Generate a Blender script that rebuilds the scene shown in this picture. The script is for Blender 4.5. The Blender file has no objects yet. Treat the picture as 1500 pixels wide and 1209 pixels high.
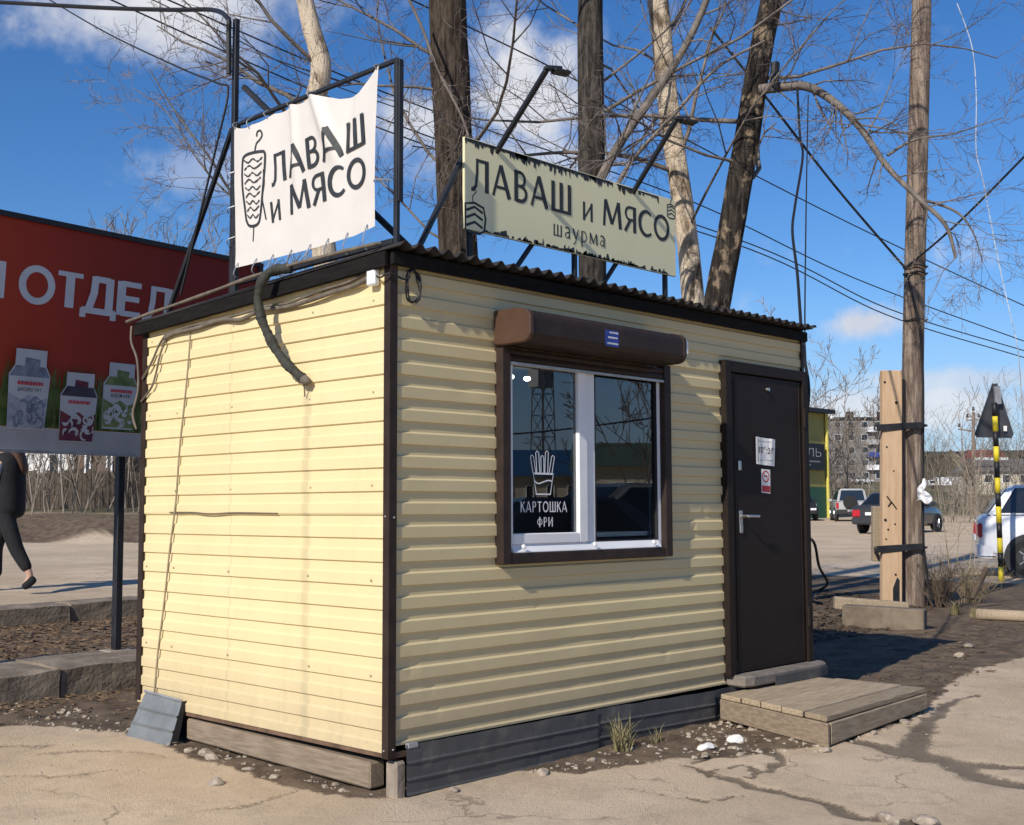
import bpy, bmesh, math, random
import numpy as np
from mathutils import Vector, Matrix

random.seed(7)
rng = np.random.default_rng(7)
S = bpy.context.scene
COL = S.collection
rad = math.radians

# ------------------------------------------------------------------ camera
YAW, PITCH, ROLL = rad(43.794), rad(4.559), rad(-0.178)
CAM = Vector((-3.8367, -4.5035, 1.45))
FPX = 1770.93
_F = Vector((math.cos(YAW)*math.cos(PITCH), math.sin(YAW)*math.cos(PITCH), math.sin(PITCH)))
_R0 = Vector((math.sin(YAW), -math.cos(YAW), 0))
_U0 = _R0.cross(_F)
_R = _R0*math.cos(ROLL) + _U0*math.sin(ROLL)
_U = -_R0*math.sin(ROLL) + _U0*math.cos(ROLL)
cam_d = bpy.data.cameras.new('camera')
cam = bpy.data.objects.new('camera', cam_d)
COL.objects.link(cam)
cam.matrix_world = Matrix(((_R.x, _U.x, -_F.x, CAM.x), (_R.y, _U.y, -_F.y, CAM.y), (_R.z, _U.z, -_F.z, CAM.z), (0, 0, 0, 1)))
cam_d.sensor_fit = 'HORIZONTAL'
cam_d.sensor_width = 36
cam_d.lens = FPX*36/1500
cam_d.clip_start = 0.1
cam_d.clip_end = 6000
S.camera = cam

# ------------------------------------------------------------------ light
SUN_D = Vector((1.0, 0.19, -0.66)).normalized()          # way the sunlight travels
SUN_EL = math.asin(-SUN_D.z)
sun_d = bpy.data.lights.new('sun', 'SUN')
sun_d.energy = 4.7
sun_d.angle = rad(0.55)
sun_d.color = (1.0, 0.93, 0.83)
sun = bpy.data.objects.new('sun', sun_d)
COL.objects.link(sun)
sun.rotation_euler = SUN_D.to_track_quat('-Z', 'Y').to_euler()
sun.location = (-20, -8, 20)

world = bpy.data.worlds.new('World')
S.world = world
world.use_nodes = True
S.view_settings.view_transform = 'Standard'
S.view_settings.look = 'None'
S.view_settings.exposure = 0.0
S.view_settings.gamma = 1.0
S.view_settings.use_curve_mapping = False


class NT:
    """tiny node helper"""
    def __init__(self, tree):
        self.t = tree
        tree.nodes.clear()

    def n(self, kind, **kw):
        nd = self.t.nodes.new(kind)
        for k, v in kw.items():
            if k.startswith('i_'):
                nd.inputs[k[2:].replace('_', ' ')].default_value = v
            else:
                setattr(nd, k, v)
        return nd

    def l(self, a, b):
        self.t.links.new(a, b)

    def val(self, sock, x):
        if hasattr(x, 'is_linked') or isinstance(x, bpy.types.NodeSocket):
            self.l(x, sock)
        else:
            sock.default_value = x

    def m(self, op, a, b=None, c=None, clamp=False):
        nd = self.t.nodes.new('ShaderNodeMath')
        nd.operation = op
        nd.use_clamp = clamp
        for i, x in enumerate((a, b, c)):
            if x is not None:
                self.val(nd.inputs[i], x)
        return nd.outputs[0]

    def vm(self, op, a, b=None, scale=None):
        nd = self.t.nodes.new('ShaderNodeVectorMath')
        nd.operation = op
        self.val(nd.inputs[0], a)
        if b is not None:
            self.val(nd.inputs[1], b)
        if scale is not None:
            self.val(nd.inputs['Scale'], scale)
        return nd.outputs['Value'] if op in ('DOT_PRODUCT', 'LENGTH', 'DISTANCE') else nd.outputs[0]

    def noise(self, vec, scale, detail=4, rough=0.55, dist=0.0):
        nd = self.t.nodes.new('ShaderNodeTexNoise')
        nd.inputs['Scale'].default_value = scale
        nd.inputs['Detail'].default_value = detail
        nd.inputs['Roughness'].default_value = rough
        nd.inputs['Distortion'].default_value = dist
        self.l(vec, nd.inputs['Vector'])
        return nd.outputs['Fac']

    def ramp(self, fac, a, b, smooth=True):
        nd = self.t.nodes.new('ShaderNodeMapRange')
        nd.interpolation_type = 'SMOOTHSTEP' if smooth else 'LINEAR'
        self.val(nd.inputs['Value'], fac)
        self.val(nd.inputs['From Min'], a)
        self.val(nd.inputs['From Max'], b)
        nd.inputs['To Min'].default_value = 0
        nd.inputs['To Max'].default_value = 1
        return nd.outputs['Result']

    def mix(self, fac, a, b, mode='MIX'):
        nd = self.t.nodes.new('ShaderNodeMix')
        nd.data_type = 'RGBA'
        nd.blend_type = mode
        self.val(nd.inputs['Factor'], fac)
        for s, x in ((nd.inputs[6], a), (nd.inputs[7], b)):
            if isinstance(x, (tuple, list)):
                x = (*x[:3], 1)
            self.val(s, x)
        return nd.outputs[2]


def pix_dir(px, py):
    return (_F + _R*((px-750)/FPX) + _U*((604.5-py)/FPX)).normalized()


# sky: Nishita plus broken cumulus placed by compass bearing and height
w = NT(world.node_tree)
sky = w.n('ShaderNodeTexSky', sky_type='NISHITA', sun_disc=False)
sky.sun_elevation = SUN_EL
sky.sun_rotation = math.atan2(-SUN_D.x, -SUN_D.y)
sky.air_density = 1.0
sky.dust_density = 0.1
sky.ozone_density = 2.0
sky.altitude = 300
bg = w.n('ShaderNodeBackground')
bg.inputs['Strength'].default_value = 0.092
hs = w.n('ShaderNodeHueSaturation')
hs.inputs['Saturation'].default_value = 1.28
w.l(sky.outputs[0], hs.inputs['Color'])
SKYC = hs.outputs[0]
world.cycles.sampling_method = 'MANUAL'
world.cycles.sample_map_resolution = 512
cbg = w.n('ShaderNodeBackground')
tc = w.n('ShaderNodeTexCoord')
dirv = w.vm('NORMALIZE', tc.outputs['Generated'])
CLOUDS = [  # bearing and height of the centre, half width, half height (radians), weight
    (pix_dir(205, 30), .115, .042, 1.0), (pix_dir(330, -25), .13, .055, .95),
    (pix_dir(765, 140), .060, .058, 1.1), (pix_dir(620, 185), .060, .036, .95), (pix_dir(720, 235), .10, .035, .7),
    (pix_dir(1265, 474), .040, .018, 1.2), (pix_dir(1330, 596), .18, .022, .75), (pix_dir(1440, 556), .14, .014, .6),
    (pix_dir(330, 250), .05, .03, .35),
]
for az, el, a, b, wt in ((115, 28, .16, .05, .9), (185, 30, .16, .06, .9), (255, 25, .14, .05, .9), (320, 24, .14, .05, .9)):
    e, z = rad(el), rad(az)
    CLOUDS.append((Vector((math.cos(z)*math.cos(e), math.sin(z)*math.cos(e), math.sin(e))), a, b, wt))
sep = w.n('ShaderNodeSeparateXYZ')
w.l(dirv, sep.inputs[0])
low = w.ramp(sep.outputs[2], .20, -.02)
SKYC = w.mix(w.m('MULTIPLY', low, .8), w.mix(1.0, SKYC, (.88, 1.04, 1.30), 'MULTIPLY'), (4.0, 5.6, 8.2))
w.l(SKYC, bg.inputs['Color'])
nz1 = w.noise(dirv, 9.0, 6, .62)
nz2 = w.noise(dirv, 34.0, 3, .6)
wob = w.m('ADD', w.m('MULTIPLY', w.m('SUBTRACT', nz1, .5), 1.9), w.m('MULTIPLY', w.m('SUBTRACT', nz2, .5), 0.7))
tot = None
for c, a, b, wt in CLOUDS:
    t1 = Vector((c.y, -c.x, 0)).normalized()
    t2 = t1.cross(c).normalized()
    u = w.m('DIVIDE', w.vm('DOT_PRODUCT', dirv, tuple(t1)), a)
    v = w.m('DIVIDE', w.vm('DOT_PRODUCT', dirv, tuple(t2)), b)
    front = w.m('GREATER_THAN', w.vm('DOT_PRODUCT', dirv, tuple(c)), .2)
    r = w.m('SQRT', w.m('ADD', w.m('MULTIPLY', u, u), w.m('MULTIPLY', v, v)))
    m = w.m('MULTIPLY', w.m('SUBTRACT', 1.15, r), front)
    m = w.m('ADD', m, wob)
    m = w.m('MULTIPLY', w.ramp(m, .12, 1.0), wt)
    tot = m if tot is None else w.m('MAXIMUM', tot, m)
cl_shade = w.mix(w.ramp(nz1, .35, .7), (.70, .74, .86), (.98, .98, 1.0))
w.l(cl_shade, cbg.inputs['Color'])
cbg.inputs['Strength'].default_value = 0.86
mixs = w.n('ShaderNodeMixShader')
w.l(w.m('MINIMUM', tot, .96), mixs.inputs[0])
w.l(bg.outputs[0], mixs.inputs[1])
w.l(cbg.outputs[0], mixs.inputs[2])
wo = w.n('ShaderNodeOutputWorld')
w.l(mixs.outputs[0], wo.inputs['Surface'])


# ------------------------------------------------------------------ materials
def mat(name, col, rough=.6, metal=0.0, var=.14, scale=6.0, col2=None, amt=None, bump=0.0, bscale=60.0, spec=.4, stretch=(1, 1, 1), coat=0.0, detail=5, rnd=0.0):
    """principled with a two-tone noise, fine relief and uneven gloss"""
    mt = bpy.data.materials.new(name)
    mt.use_nodes = True
    t = NT(mt.node_tree)
    tcn = t.n('ShaderNodeTexCoord')
    mp = t.n('ShaderNodeMapping')
    mp.inputs['Scale'].default_value = stretch
    t.l(tcn.outputs['Object'], mp.inputs['Vector'])
    vec = mp.outputs[0]
    nz = t.noise(vec, scale, detail, .6)
    c1 = tuple(c*(1-var) for c in col)
    c2 = col2 or tuple(min(1, c*(1+var)) for c in col)
    f = t.ramp(nz, *(amt or (.3, .7)))
    b = t.n('ShaderNodeBsdfPrincipled')
    cc = t.mix(f, c1 if col2 is None else col, c2)
    if rnd:            # each piece a little lighter or darker
        oi = t.n('ShaderNodeObjectInfo')
        hv = t.n('ShaderNodeHueSaturation')
        t.l(t.m('ADD', 1-rnd, t.m('MULTIPLY', oi.outputs['Random'], 2*rnd)), hv.inputs['Value'])
        t.l(cc, hv.inputs['Color'])
        cc = hv.outputs[0]
    t.l(cc, b.inputs['Base Color'])
    t.l(t.m('ADD', rough-.08, t.m('MULTIPLY', nz, .16)), b.inputs['Roughness'])
    b.inputs['Metallic'].default_value = metal
    b.inputs['Specular IOR Level'].default_value = spec
    b.inputs['Coat Weight'].default_value = coat
    if bump:
        bp = t.n('ShaderNodeBump')
        bp.inputs['Strength'].default_value = bump
        bp.inputs['Distance'].default_value = .01
        t.l(t.noise(vec, bscale, 4, .6), bp.inputs['Height'])
        t.l(bp.outputs[0], b.inputs['Normal'])
    o = t.n('ShaderNodeOutputMaterial')
    t.l(b.outputs[0], o.inputs[0])
    return mt


def mat_emit(name, col, strength):
    mt = bpy.data.materials.new(name)
    mt.use_nodes = True
    t = NT(mt.node_tree)
    e = t.n('ShaderNodeEmission')
    e.inputs[0].default_value = (*col, 1)
    e.inputs[1].default_value = strength
    o = t.n('ShaderNodeOutputMaterial')
    t.l(e.outputs[0], o.inputs[0])
    return mt


def mat_glass(name, tint=(.8, .88, .9), ior=1.55):
    """thin pane: fresnel mirror over a clear sheet"""
    mt = bpy.data.materials.new(name)
    mt.use_nodes = True
    t = NT(mt.node_tree)
    fr = t.n('ShaderNodeFresnel')
    fr.inputs['IOR'].default_value = ior
    g = t.n('ShaderNodeBsdfGlossy')
    g.inputs['Roughness'].default_value = 0.0
    g.inputs['Color'].default_value = (.95, .97, 1, 1)
    tr = t.n('ShaderNodeBsdfTransparent')
    tr.inputs['Color'].default_value = (*tint, 1)
    mx = t.n('ShaderNodeMixShader')
    t.l(t.m('MULTIPLY', fr.outputs[0], 2.0, clamp=True), mx.inputs[0])
    t.l(tr.outputs[0], mx.inputs[1])
    t.l(g.outputs[0], mx.inputs[2])
    o = t.n('ShaderNodeOutputMaterial')
    t.l(mx.outputs[0], o.inputs[0])
    return mt


# ------------------------------------------------------------------ mesh helpers
ORG = {}


class MB:
    def __init__(self):
        self.v, self.f = [], []

    def add(self, vs, fs):
        n = len(self.v)
        self.v.extend([tuple(p) for p in vs])
        self.f.extend([tuple(i+n for i in f) for f in fs])
        return self

    def box(self, x0, x1, y0, y1, z0, z1):
        return self.add([(x0, y0, z0), (x1, y0, z0), (x1, y1, z0), (x0, y1, z0), (x0, y0, z1), (x1, y0, z1), (x1, y1, z1), (x0, y1, z1)],
                        [(3, 2, 1, 0), (4, 5, 6, 7), (0, 1, 5, 4), (1, 2, 6, 5), (2, 3, 7, 6), (3, 0, 4, 7)])

    def hexa(self, b, t):
        """bottom and top quads, counter-clockwise seen from above"""
        return self.add(list(b)+list(t), [(3, 2, 1, 0), (4, 5, 6, 7), (0, 1, 5, 4), (1, 2, 6, 5), (2, 3, 7, 6), (3, 0, 4, 7)])

    def bar(self, p, q, a, b, up=(0, 0, 1)):
        p, q = Vector(p), Vector(q)
        d = (q-p).normalized()
        s = d.cross(Vector(up))
        if s.length < 1e-4:
            s = d.cross(Vector((1, 0, 0)))
        s.normalize()
        t = s.cross(d).normalized()
        s, t = s*a/2, t*b/2
        return self.hexa([p-s-t, p+s-t, p+s+t, p-s+t], [q-s-t, q+s-t, q+s+t, q-s+t])

    def tube(self, pts, r, n=8, cap=True):
        pts = [Vector(p) for p in pts]
        rs = r if isinstance(r, (list, tuple)) else [r]*len(pts)
        vs, fs = [], []
        nrm = None
        for i, p in enumerate(pts):
            d = (pts[min(i+1, len(pts)-1)]-pts[max(i-1, 0)])
            if d.length < 1e-9:
                d = Vector((0, 0, 1))
            d.normalize()
            if nrm is None:
                a = Vector((0, 0, 1)) if abs(d.z) < .9 else Vector((1, 0, 0))
                nrm = d.cross(a).normalized()
            else:
                nrm = (nrm - d*nrm.dot(d))
                nrm = nrm.normalized() if nrm.length > 1e-6 else d.orthogonal().normalized()
            bn = d.cross(nrm)
            for k in range(n):
                a = 2*math.pi*k/n
                vs.append(p + (nrm*math.cos(a)+bn*math.sin(a))*rs[i])
        for i in range(len(pts)-1):
            for k in range(n):
                fs.append((i*n+k, i*n+(k+1) % n, (i+1)*n+(k+1) % n, (i+1)*n+k))
        if cap:
            fs.append(tuple(range(n-1, -1, -1)))
            fs.append(tuple((len(pts)-1)*n+k for k in range(n)))
        return self.add(vs, fs)

    def prism(self, poly, o, u, v, w0, w1):
        o, u, v = Vector(o), Vector(u).normalized(), Vector(v).normalized()
        n = u.cross(v)
        N = len(poly)
        a = [o+u*p[0]+v*p[1]+n*w0 for p in poly]
        b = [o+u*p[0]+v*p[1]+n*w1 for p in poly]
        fs = [tuple(range(N-1, -1, -1)), tuple(range(N, 2*N))]
        fs += [(i, (i+1) % N, N+(i+1) % N, N+i) for i in range(N)]
        return self.add(a+b, fs)

    def lathe(self, prof, o, axis, n=20):
        """profile of (radius, height) turned about axis through o"""
        o, ax = Vector(o), Vector(axis).normalized()
        s = ax.orthogonal().normalized()
        t = ax.cross(s)
        vs, fs = [], []
        for r, h in prof:
            for k in range(n):
                a = 2*math.pi*k/n
                vs.append(o+ax*h+(s*math.cos(a)+t*math.sin(a))*r)
        for i in range(len(prof)-1):
            for k in range(n):
                fs.append((i*n+k, i*n+(k+1) % n, (i+1)*n+(k+1) % n, (i+1)*n+k))
        fs.append(tuple(range(n-1, -1, -1)))
        fs.append(tuple((len(prof)-1)*n+k for k in range(n)))
        return self.add(vs, fs)

    def grid(self, fn, nu, nv, closed=False):
        vs = [fn(i/nu, j/nv) for j in range(nv+1) for i in range(nu+1)]
        fs = [(j*(nu+1)+i, j*(nu+1)+i+1, (j+1)*(nu+1)+i+1, (j+1)*(nu+1)+i) for j in range(nv) for i in range(nu)]
        return self.add(vs, fs)

    def build(self, name, m, parent=None, org=None, smooth=False, bevel=0.0, seg=1, tri=False):
        if org is None:
            org = ORG[parent.name] if parent else Vector((0, 0, 0))
        org = Vector(org)
        me = bpy.data.meshes.new(name)
        me.from_pydata([Vector(p)-org for p in self.v], [], self.f)
        if bevel or tri:
            bm = bmesh.new()
            bm.from_mesh(me)
            if tri:
                bmesh.ops.triangulate(bm, faces=bm.faces)
            if bevel:
                bmesh.ops.recalc_face_normals(bm, faces=bm.faces)
                ed = [e for e in bm.edges if len(e.link_faces) == 2 and e.calc_face_angle(0) > .5]
                bmesh.ops.bevel(bm, geom=ed, offset=bevel, segments=seg, affect='EDGES', clamp_overlap=True)
            bm.to_mesh(me)
            bm.free()
        if smooth:
            me.polygons.foreach_set('use_smooth', [True]*len(me.polygons))
        me.materials.append(m)
        o = bpy.data.objects.new(name, me)
        COL.objects.link(o)
        if parent:
            o.parent = parent
            o.location = org-ORG[parent.name]
        else:
            o.location = org
        ORG[o.name] = org
        return o


def tag(o, label=None, cat=None, group=None, kind=None):
    if label:
        o['label'] = label
    if cat:
        o['category'] = cat
    if group:
        o['group'] = group
    if kind:
        o['kind'] = kind
    return o


def thing(name, label, cat, loc=(0, 0, 0), group=None):
    o = bpy.data.objects.new(name, None)
    COL.objects.link(o)
    o.location = loc
    o.empty_display_size = .2
    ORG[o.name] = Vector(loc)
    return tag(o, label, cat, group)


def copy_tree(o, parent=None):
    c = o.copy()
    COL.objects.link(c)
    c.parent = parent
    for ch in list(o.children):
        copy_tree(ch, c)
    return c


def text_poly(body, size=1.0, bold=0.0, shear=0.0, sx=1.0, extrude=0.0, align='LEFT', spacing=1.0):
    """lettering outline as a flat mesh: (verts2d, faces), cap height 1 = size"""
    cu = bpy.data.curves.new('t', 'FONT')
    cu.body = body
    cu.size = 1.0
    cu.offset = bold
    cu.shear = shear
    cu.align_x = align
    cu.space_character = spacing
    cu.resolution_u = 4
    ob = bpy.data.objects.new('t', cu)
    COL.objects.link(ob)
    dg = bpy.context.evaluated_depsgraph_get()
    me = bpy.data.meshes.new_from_object(ob.evaluated_get(dg))
    vs = np.array([tuple(v.co)[:2] for v in me.vertices]).reshape(-1, 2)
    fs = [tuple(p.vertices) for p in me.polygons]
    bpy.data.objects.remove(ob)
    bpy.data.curves.remove(cu)
    bpy.data.meshes.remove(me)
    return vs, fs


def put_text(mb, body, fn, u0, u1, v0, v1, bold=0.0, spacing=1.0, z=None):
    """fit the line of lettering into the box u0..u1, v0..v1 and map it with fn(u, v)"""
    vs, fs = text_poly(body, bold=bold, spacing=spacing)
    if len(vs) == 0:
        return
    mn, mx = vs.min(0), vs.max(0)
    q = (vs-mn)/np.maximum(mx-mn, 1e-6)
    mb.add([fn(u0+(u1-u0)*a, v0+(v1-v0)*b) for a, b in q], fs)


def stroke(mb, pts, wd, fn, closed=False):
    """ribbon of width wd along 2d points mapped with fn"""
    P = [Vector(p) for p in pts]
    n = len(P)
    L, Rr = [], []
    for i in range(n):
        a = P[(i-1) % n] if (closed or i > 0) else P[i]
        b = P[(i+1) % n] if (closed or i < n-1) else P[i]
        d = (b-a)
        d = d.normalized() if d.length > 1e-9 else Vector((1, 0))
        nn = Vector((-d.y, d.x))*(wd[i] if isinstance(wd, (list, tuple)) else wd)/2
        L.append(fn(*(P[i]+nn)))
        Rr.append(fn(*(P[i]-nn)))
    vs = L+Rr
    fs = [(i, n+i, n+(i+1) % n, (i+1) % n) for i in range(n if closed else n-1)]
    mb.add(vs, fs)


def spline(pts, n=8):
    """Catmull-Rom through the points"""
    P = [Vector(p) for p in pts]
    out = []
    for i in range(len(P)-1):
        p0, p1, p2, p3 = P[max(i-1, 0)], P[i], P[i+1], P[min(i+2, len(P)-1)]
        for k in range(n):
            t = k/n
            out.append(.5*((2*p1)+(p2-p0)*t+(2*p0-5*p1+4*p2-p3)*t*t+(3*p1-p0-3*p2+p3)*t**3))
    out.append(P[-1])
    return out


def smooth01(a, b, x):
    t = np.clip((x-a)/(b-a), 0, 1)
    return t*t*(3-2*t)


def _hash(i, j, s=0):
    n = (i*374761393 + j*668265263 + s*2147483647) & 0xffffffff
    n = ((n ^ (n >> 13))*1274126177) & 0xffffffff
    return ((n ^ (n >> 16)) & 0xffff)/65535.0


def vnoise(x, y, s=0):
    x, y = np.asarray(x, float), np.asarray(y, float)
    xi, yi = np.floor(x).astype(np.int64), np.floor(y).astype(np.int64)
    fx, fy = x-xi, y-yi
    fx, fy = fx*fx*(3-2*fx), fy*fy*(3-2*fy)
    a, b, c, d = _hash(xi, yi, s), _hash(xi+1, yi, s), _hash(xi, yi+1, s), _hash(xi+1, yi+1, s)
    return (a*(1-fx)+b*fx)*(1-fy)+(c*(1-fx)+d*fx)*fy


def fbm(x, y, oct=4, s=0):
    v, a, t = 0, .5, 0
    for k in range(oct):
        v = v+a*vnoise(np.asarray(x)*2**k, np.asarray(y)*2**k, s+k)
        t += a
        a *= .5
    return v/t


# ------------------------------------------------------------------ terrain
_D = [0, 4, 5.5, 6, 7.5, 9, 16, 21, 30, 45, 70, 100, 250, 500, 900, 2500]
_Z = [.04, .06, .075, .08, .11, .125, .17, .18, .30, .53, .77, 1.1, 6.3, 16, 36, 70]


def depth(x, y):
    return (x-CAM.x)*math.cos(YAW)+(y-CAM.y)*math.sin(YAW)


def gz(x, y):
    """height of the ground"""
    x, y = np.asarray(x, float), np.asarray(y, float)
    d = np.hypot(x-CAM.x, y-CAM.y)*.55+depth(x, y)*.45
    d = np.maximum(d, 0)
    z = np.interp(d, _D, _Z)
    # mound under the utility pole
    z = z+.16*np.exp(-(((x-8.6)/1.7)**2+((y-3.6)/1.1)**2))
    # terraces behind the two concrete kerbs, left of the kiosk
    wl = 1-smooth01(1.5, 4.5, x-(.562*(y+4.5)-3.84))
    wl = wl*smooth01(3.86, 3.95, y)*(1-smooth01(34, 60, y))
    t = .27+.19*smooth01(7.85, 7.95, y)+.17*smooth01(8.3, 11.5, y)+.07*smooth01(13, 30, y)
    z = z*(1-wl)+np.maximum(t, z*.0)*wl
    # low bank beyond the road on the left
    w2 = 1-smooth01(1.5, 7, x-(.562*(y+4.5)-3.84))
    dp = depth(x, y)
    z = z+w2*(.62*smooth01(29.6, 31.0, dp)+.20*smooth01(31.0, 37, dp))
    return z


def gzf(x, y):
    return float(gz(x, y))


def axis_lines(lo, hi, fine0, fine1, step, grow=1.22):
    a = list(np.arange(fine0, fine1+1e-6, step))
    s, p = step, fine1
    while p < hi:
        s = min(s*grow, 120)
        p += s
        a.append(p)
    s, p = step, fine0
    while p > lo:
        s = min(s*grow, 120)
        p -= s
        a.insert(0, p)
    return np.array(a)


def seg_dist(px, py, pts, w0=None):
    """distance to a polyline, with the width at the nearest point"""
    best = np.full(px.shape, 1e9)
    wid = np.zeros(px.shape)
    for i in range(len(pts)-1):
        (ax, ay), (bx, by) = pts[i][:2], pts[i+1][:2]
        dx, dy = bx-ax, by-ay
        t = np.clip(((px-ax)*dx+(py-ay)*dy)/(dx*dx+dy*dy+1e-12), 0, 1)
        q = np.hypot(px-ax-t*dx, py-ay-t*dy)
        wv = pts[i][2]*(1-t)+pts[i+1][2]*t if len(pts[i]) > 2 else 1.0
        rel = q/wv
        m = rel < best
        best = np.where(m, rel, best)
    return best


def poly_sd(px, py, poly):
    """signed distance to a polygon, negative inside"""
    d = np.full(px.shape, 1e9)
    ins = np.zeros(px.shape, bool)
    n = len(poly)
    for i in range(n):
        (ax, ay), (bx, by) = poly[i], poly[(i+1) % n]
        dx, dy = bx-ax, by-ay
        t = np.clip(((px-ax)*dx+(py-ay)*dy)/(dx*dx+dy*dy+1e-12), 0, 1)
        d = np.minimum(d, np.hypot(px-ax-t*dx, py-ay-t*dy))
        c = ((ay > py) != (by > py)) & (px < (bx-ax)*(py-ay)/(by-ay+1e-12)+ax)
        ins ^= c
    return np.where(ins, -d, d)


gx = axis_lines(-900, 2400, -3.2, 8.6, .034, 1.10)
gy = axis_lines(-900, 2400, -4.2, 4.4, .034, 1.10)
GX, GY = np.meshgrid(gx, gy)
GZ = gz(GX, GY)
fine = (1-smooth01(14, 26, np.hypot(GX-1, GY)))
GZ = GZ+fine*(.016*(fbm(GX*1.3, GY*1.3, 4, 3)-.5)+.008*(fbm(GX*7, GY*7, 3, 9)-.5))

# damp cracks and old puddle lines in the asphalt: (x, y, half width)
CR = [
    [(1.49, -.62, .02), (1.37, -1.137, .035), (1.316, -1.595, .045), (1.215, -1.82, .05), (1.257, -2.04, .07), (1.26, -2.3, .06)],
    [(1.576, -.6, .02), (1.944, -.6, .02), (2.158, -.765, .03), (1.984, -.907, .03), (1.50, -1.01, .02)],
    [(1.37, -.9, .015), (1.55, -.8, .02), (1.75, -.83, .015), (1.62, -1.0, .015)],
    [(2.75, -.9, .05), (2.654, -1.213, .10), (2.578, -1.411, .12), (2.505, -1.674, .09), (2.642, -1.872, .05), (2.69, -2.1, .03)],
    [(2.505, -1.674, .08), (2.326, -1.894, .10), (2.282, -2.2, .05)],
    [(2.565, -1.397, .11), (3.1, -1.2, .08), (3.524, -1.029, .06), (4.259, -.856, .05), (4.764, -.831, .02)],
    [(.95, -.75, .012), (.98, -1.05, .016), (1.18, -1.22, .01)],
    [(-1.09, 1.80, .03), (-.86, 1.572, .04), (-.6, 1.45, .02)],
    [(-.75, 2.15, .03), (-.35, 1.9, .04), (-.25, 1.55, .02)],
    [(-.70, .42, .02), (-.45, .40, .04), (-.2, .42, .03)],
    [(-.9, 2.6, .03), (-.6, 2.3, .05)],
]
wx = GX+.13*(fbm(GX*4, GY*4, 4, 21)-.5)+.07*(fbm(GX*14, GY*14, 2, 5)-.5)
wy = GY+.13*(fbm(GX*4, GY*4, 4, 31)-.5)+.07*(fbm(GX*14, GY*14, 2, 6)-.5)
wet = np.zeros(GX.shape)
for c in CR:
    wet = np.maximum(wet, (1-smooth01(.35, 1.7, seg_dist(wx, wy, c)))*(.62 if c[0][0] < 0 else 1))
DIRT_R = [(3.9, .3), (3.9, 3.0), (6.5, 7.5), (12.0, 9.5), (16.5, 7.0), (16.0, 1.0), (11.8, -.2), (8.6, -.3), (7.0, -.3), (6.03, -.30), (4.9, -.55), (4.1, -.80), (3.335, -.95), (2.546, -.95), (2.2, -.85), (1.762, -.62), (1.535, -.47), (.973, -.32), (.85, -.02), (2.6, .3)]
DIRT_L = [(-3.5, 4.2), (1.2, 4.2), (1.2, 2.3), (.35, .2), (.05, -.05), (-.10, .10), (-.20, .504), (-.16, 1.376), (-.05, 2.2), (-.35, 3.0), (-1.2, 3.5), (-3.5, 3.6)]
DIRT_B = [(-6, 4.4), (5, 4.4), (5, 7.9), (-6, 7.9)]
sd = np.minimum.reduce([poly_sd(wx, wy, q) for q in (DIRT_R, DIRT_L, DIRT_B)])
dirt = 1-smooth01(-.05, .07, sd)
_dp = depth(GX, GY)
_w2 = 1-smooth01(1.5, 7, GX-(.562*(GY+4.5)-3.84))
dirt = np.maximum(dirt, _w2*smooth01(29.2, 29.6, _dp)*(1-smooth01(32.4, 33.4, _dp)))
far = np.maximum(smooth01(72, 95, np.hypot(GX-CAM.x, GY-CAM.y)), _w2*smooth01(32.2, 33.4, _dp))
GZ = GZ-.010*wet*fine+dirt*fine*(.035*(fbm(GX*5, GY*5, 4, 41)-.45))
# tyre-compacted road strip left behind the kerb
nx, ny = len(gx), len(gy)
vv = np.stack([GX.ravel(), GY.ravel(), GZ.ravel()], 1)
ii = np.arange(nx*ny).reshape(ny, nx)
ff = np.stack([ii[:-1, :-1].ravel(), ii[:-1, 1:].ravel(), ii[1:, 1:].ravel(), ii[1:, :-1].ravel()], 1)


def fast_mesh(name, verts, faces, m, smooth=True):
    """numpy arrays straight into a mesh (faces all of one size)"""
    me = bpy.data.meshes.new(name)
    k = faces.shape[1]
    me.vertices.add(len(verts))
    me.vertices.foreach_set('co', np.asarray(verts, np.float32).ravel())
    me.loops.add(faces.size)
    me.loops.foreach_set('vertex_index', faces.astype(np.int32).ravel())
    me.polygons.add(len(faces))
    me.polygons.foreach_set('loop_start', np.arange(0, faces.size, k, dtype=np.int32))
    me.polygons.foreach_set('use_smooth', np.full(len(faces), smooth))
    me.update(calc_edges=True)
    me.validate()
    me.materials.append(m)
    return me


# ground material: dusty asphalt, damp cracks, bare soil, dry verge far off
gm = bpy.data.materials.new('dusty_ground')
gm.use_nodes = True
t = NT(gm.node_tree)
geo = t.n('ShaderNodeNewGeometry')
pos = geo.outputs['Position']
aw = t.n('ShaderNodeAttribute', attribute_name='wet').outputs['Fac']
ad = t.n('ShaderNodeAttribute', attribute_name='soil').outputs['Fac']
af = t.n('ShaderNodeAttribute', attribute_name='verge').outputs['Fac']
n1 = t.noise(pos, .7, 5, .6)
n2 = t.noise(pos, 5.5, 5, .65)
n3 = t.noise(pos, 55, 4, .7)
n4 = t.noise(pos, 220, 2, .6)
asph = t.mix(t.ramp(n1, .32, .68), (.54, .415, .275), (.69, .545, .385))
asph = t.mix(t.m('MULTIPLY', t.ramp(n2, .48, .75), .45), asph, (.36, .28, .20))
n5 = t.noise(pos, 1.7, 6, .7)
asph = t.mix(t.m('MULTIPLY', t.ramp(n5, .52, .70), .42), asph, (.37, .285, .20))
vo = t.n('ShaderNodeTexVoronoi', feature='DISTANCE_TO_EDGE')
vo.inputs['Scale'].default_value = 1.15
wv_ = t.n('ShaderNodeVectorMath', operation='ADD')
t.l(pos, wv_.inputs[0])
nv = t.n('ShaderNodeTexNoise')
nv.inputs['Scale'].default_value = 3.0
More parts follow.
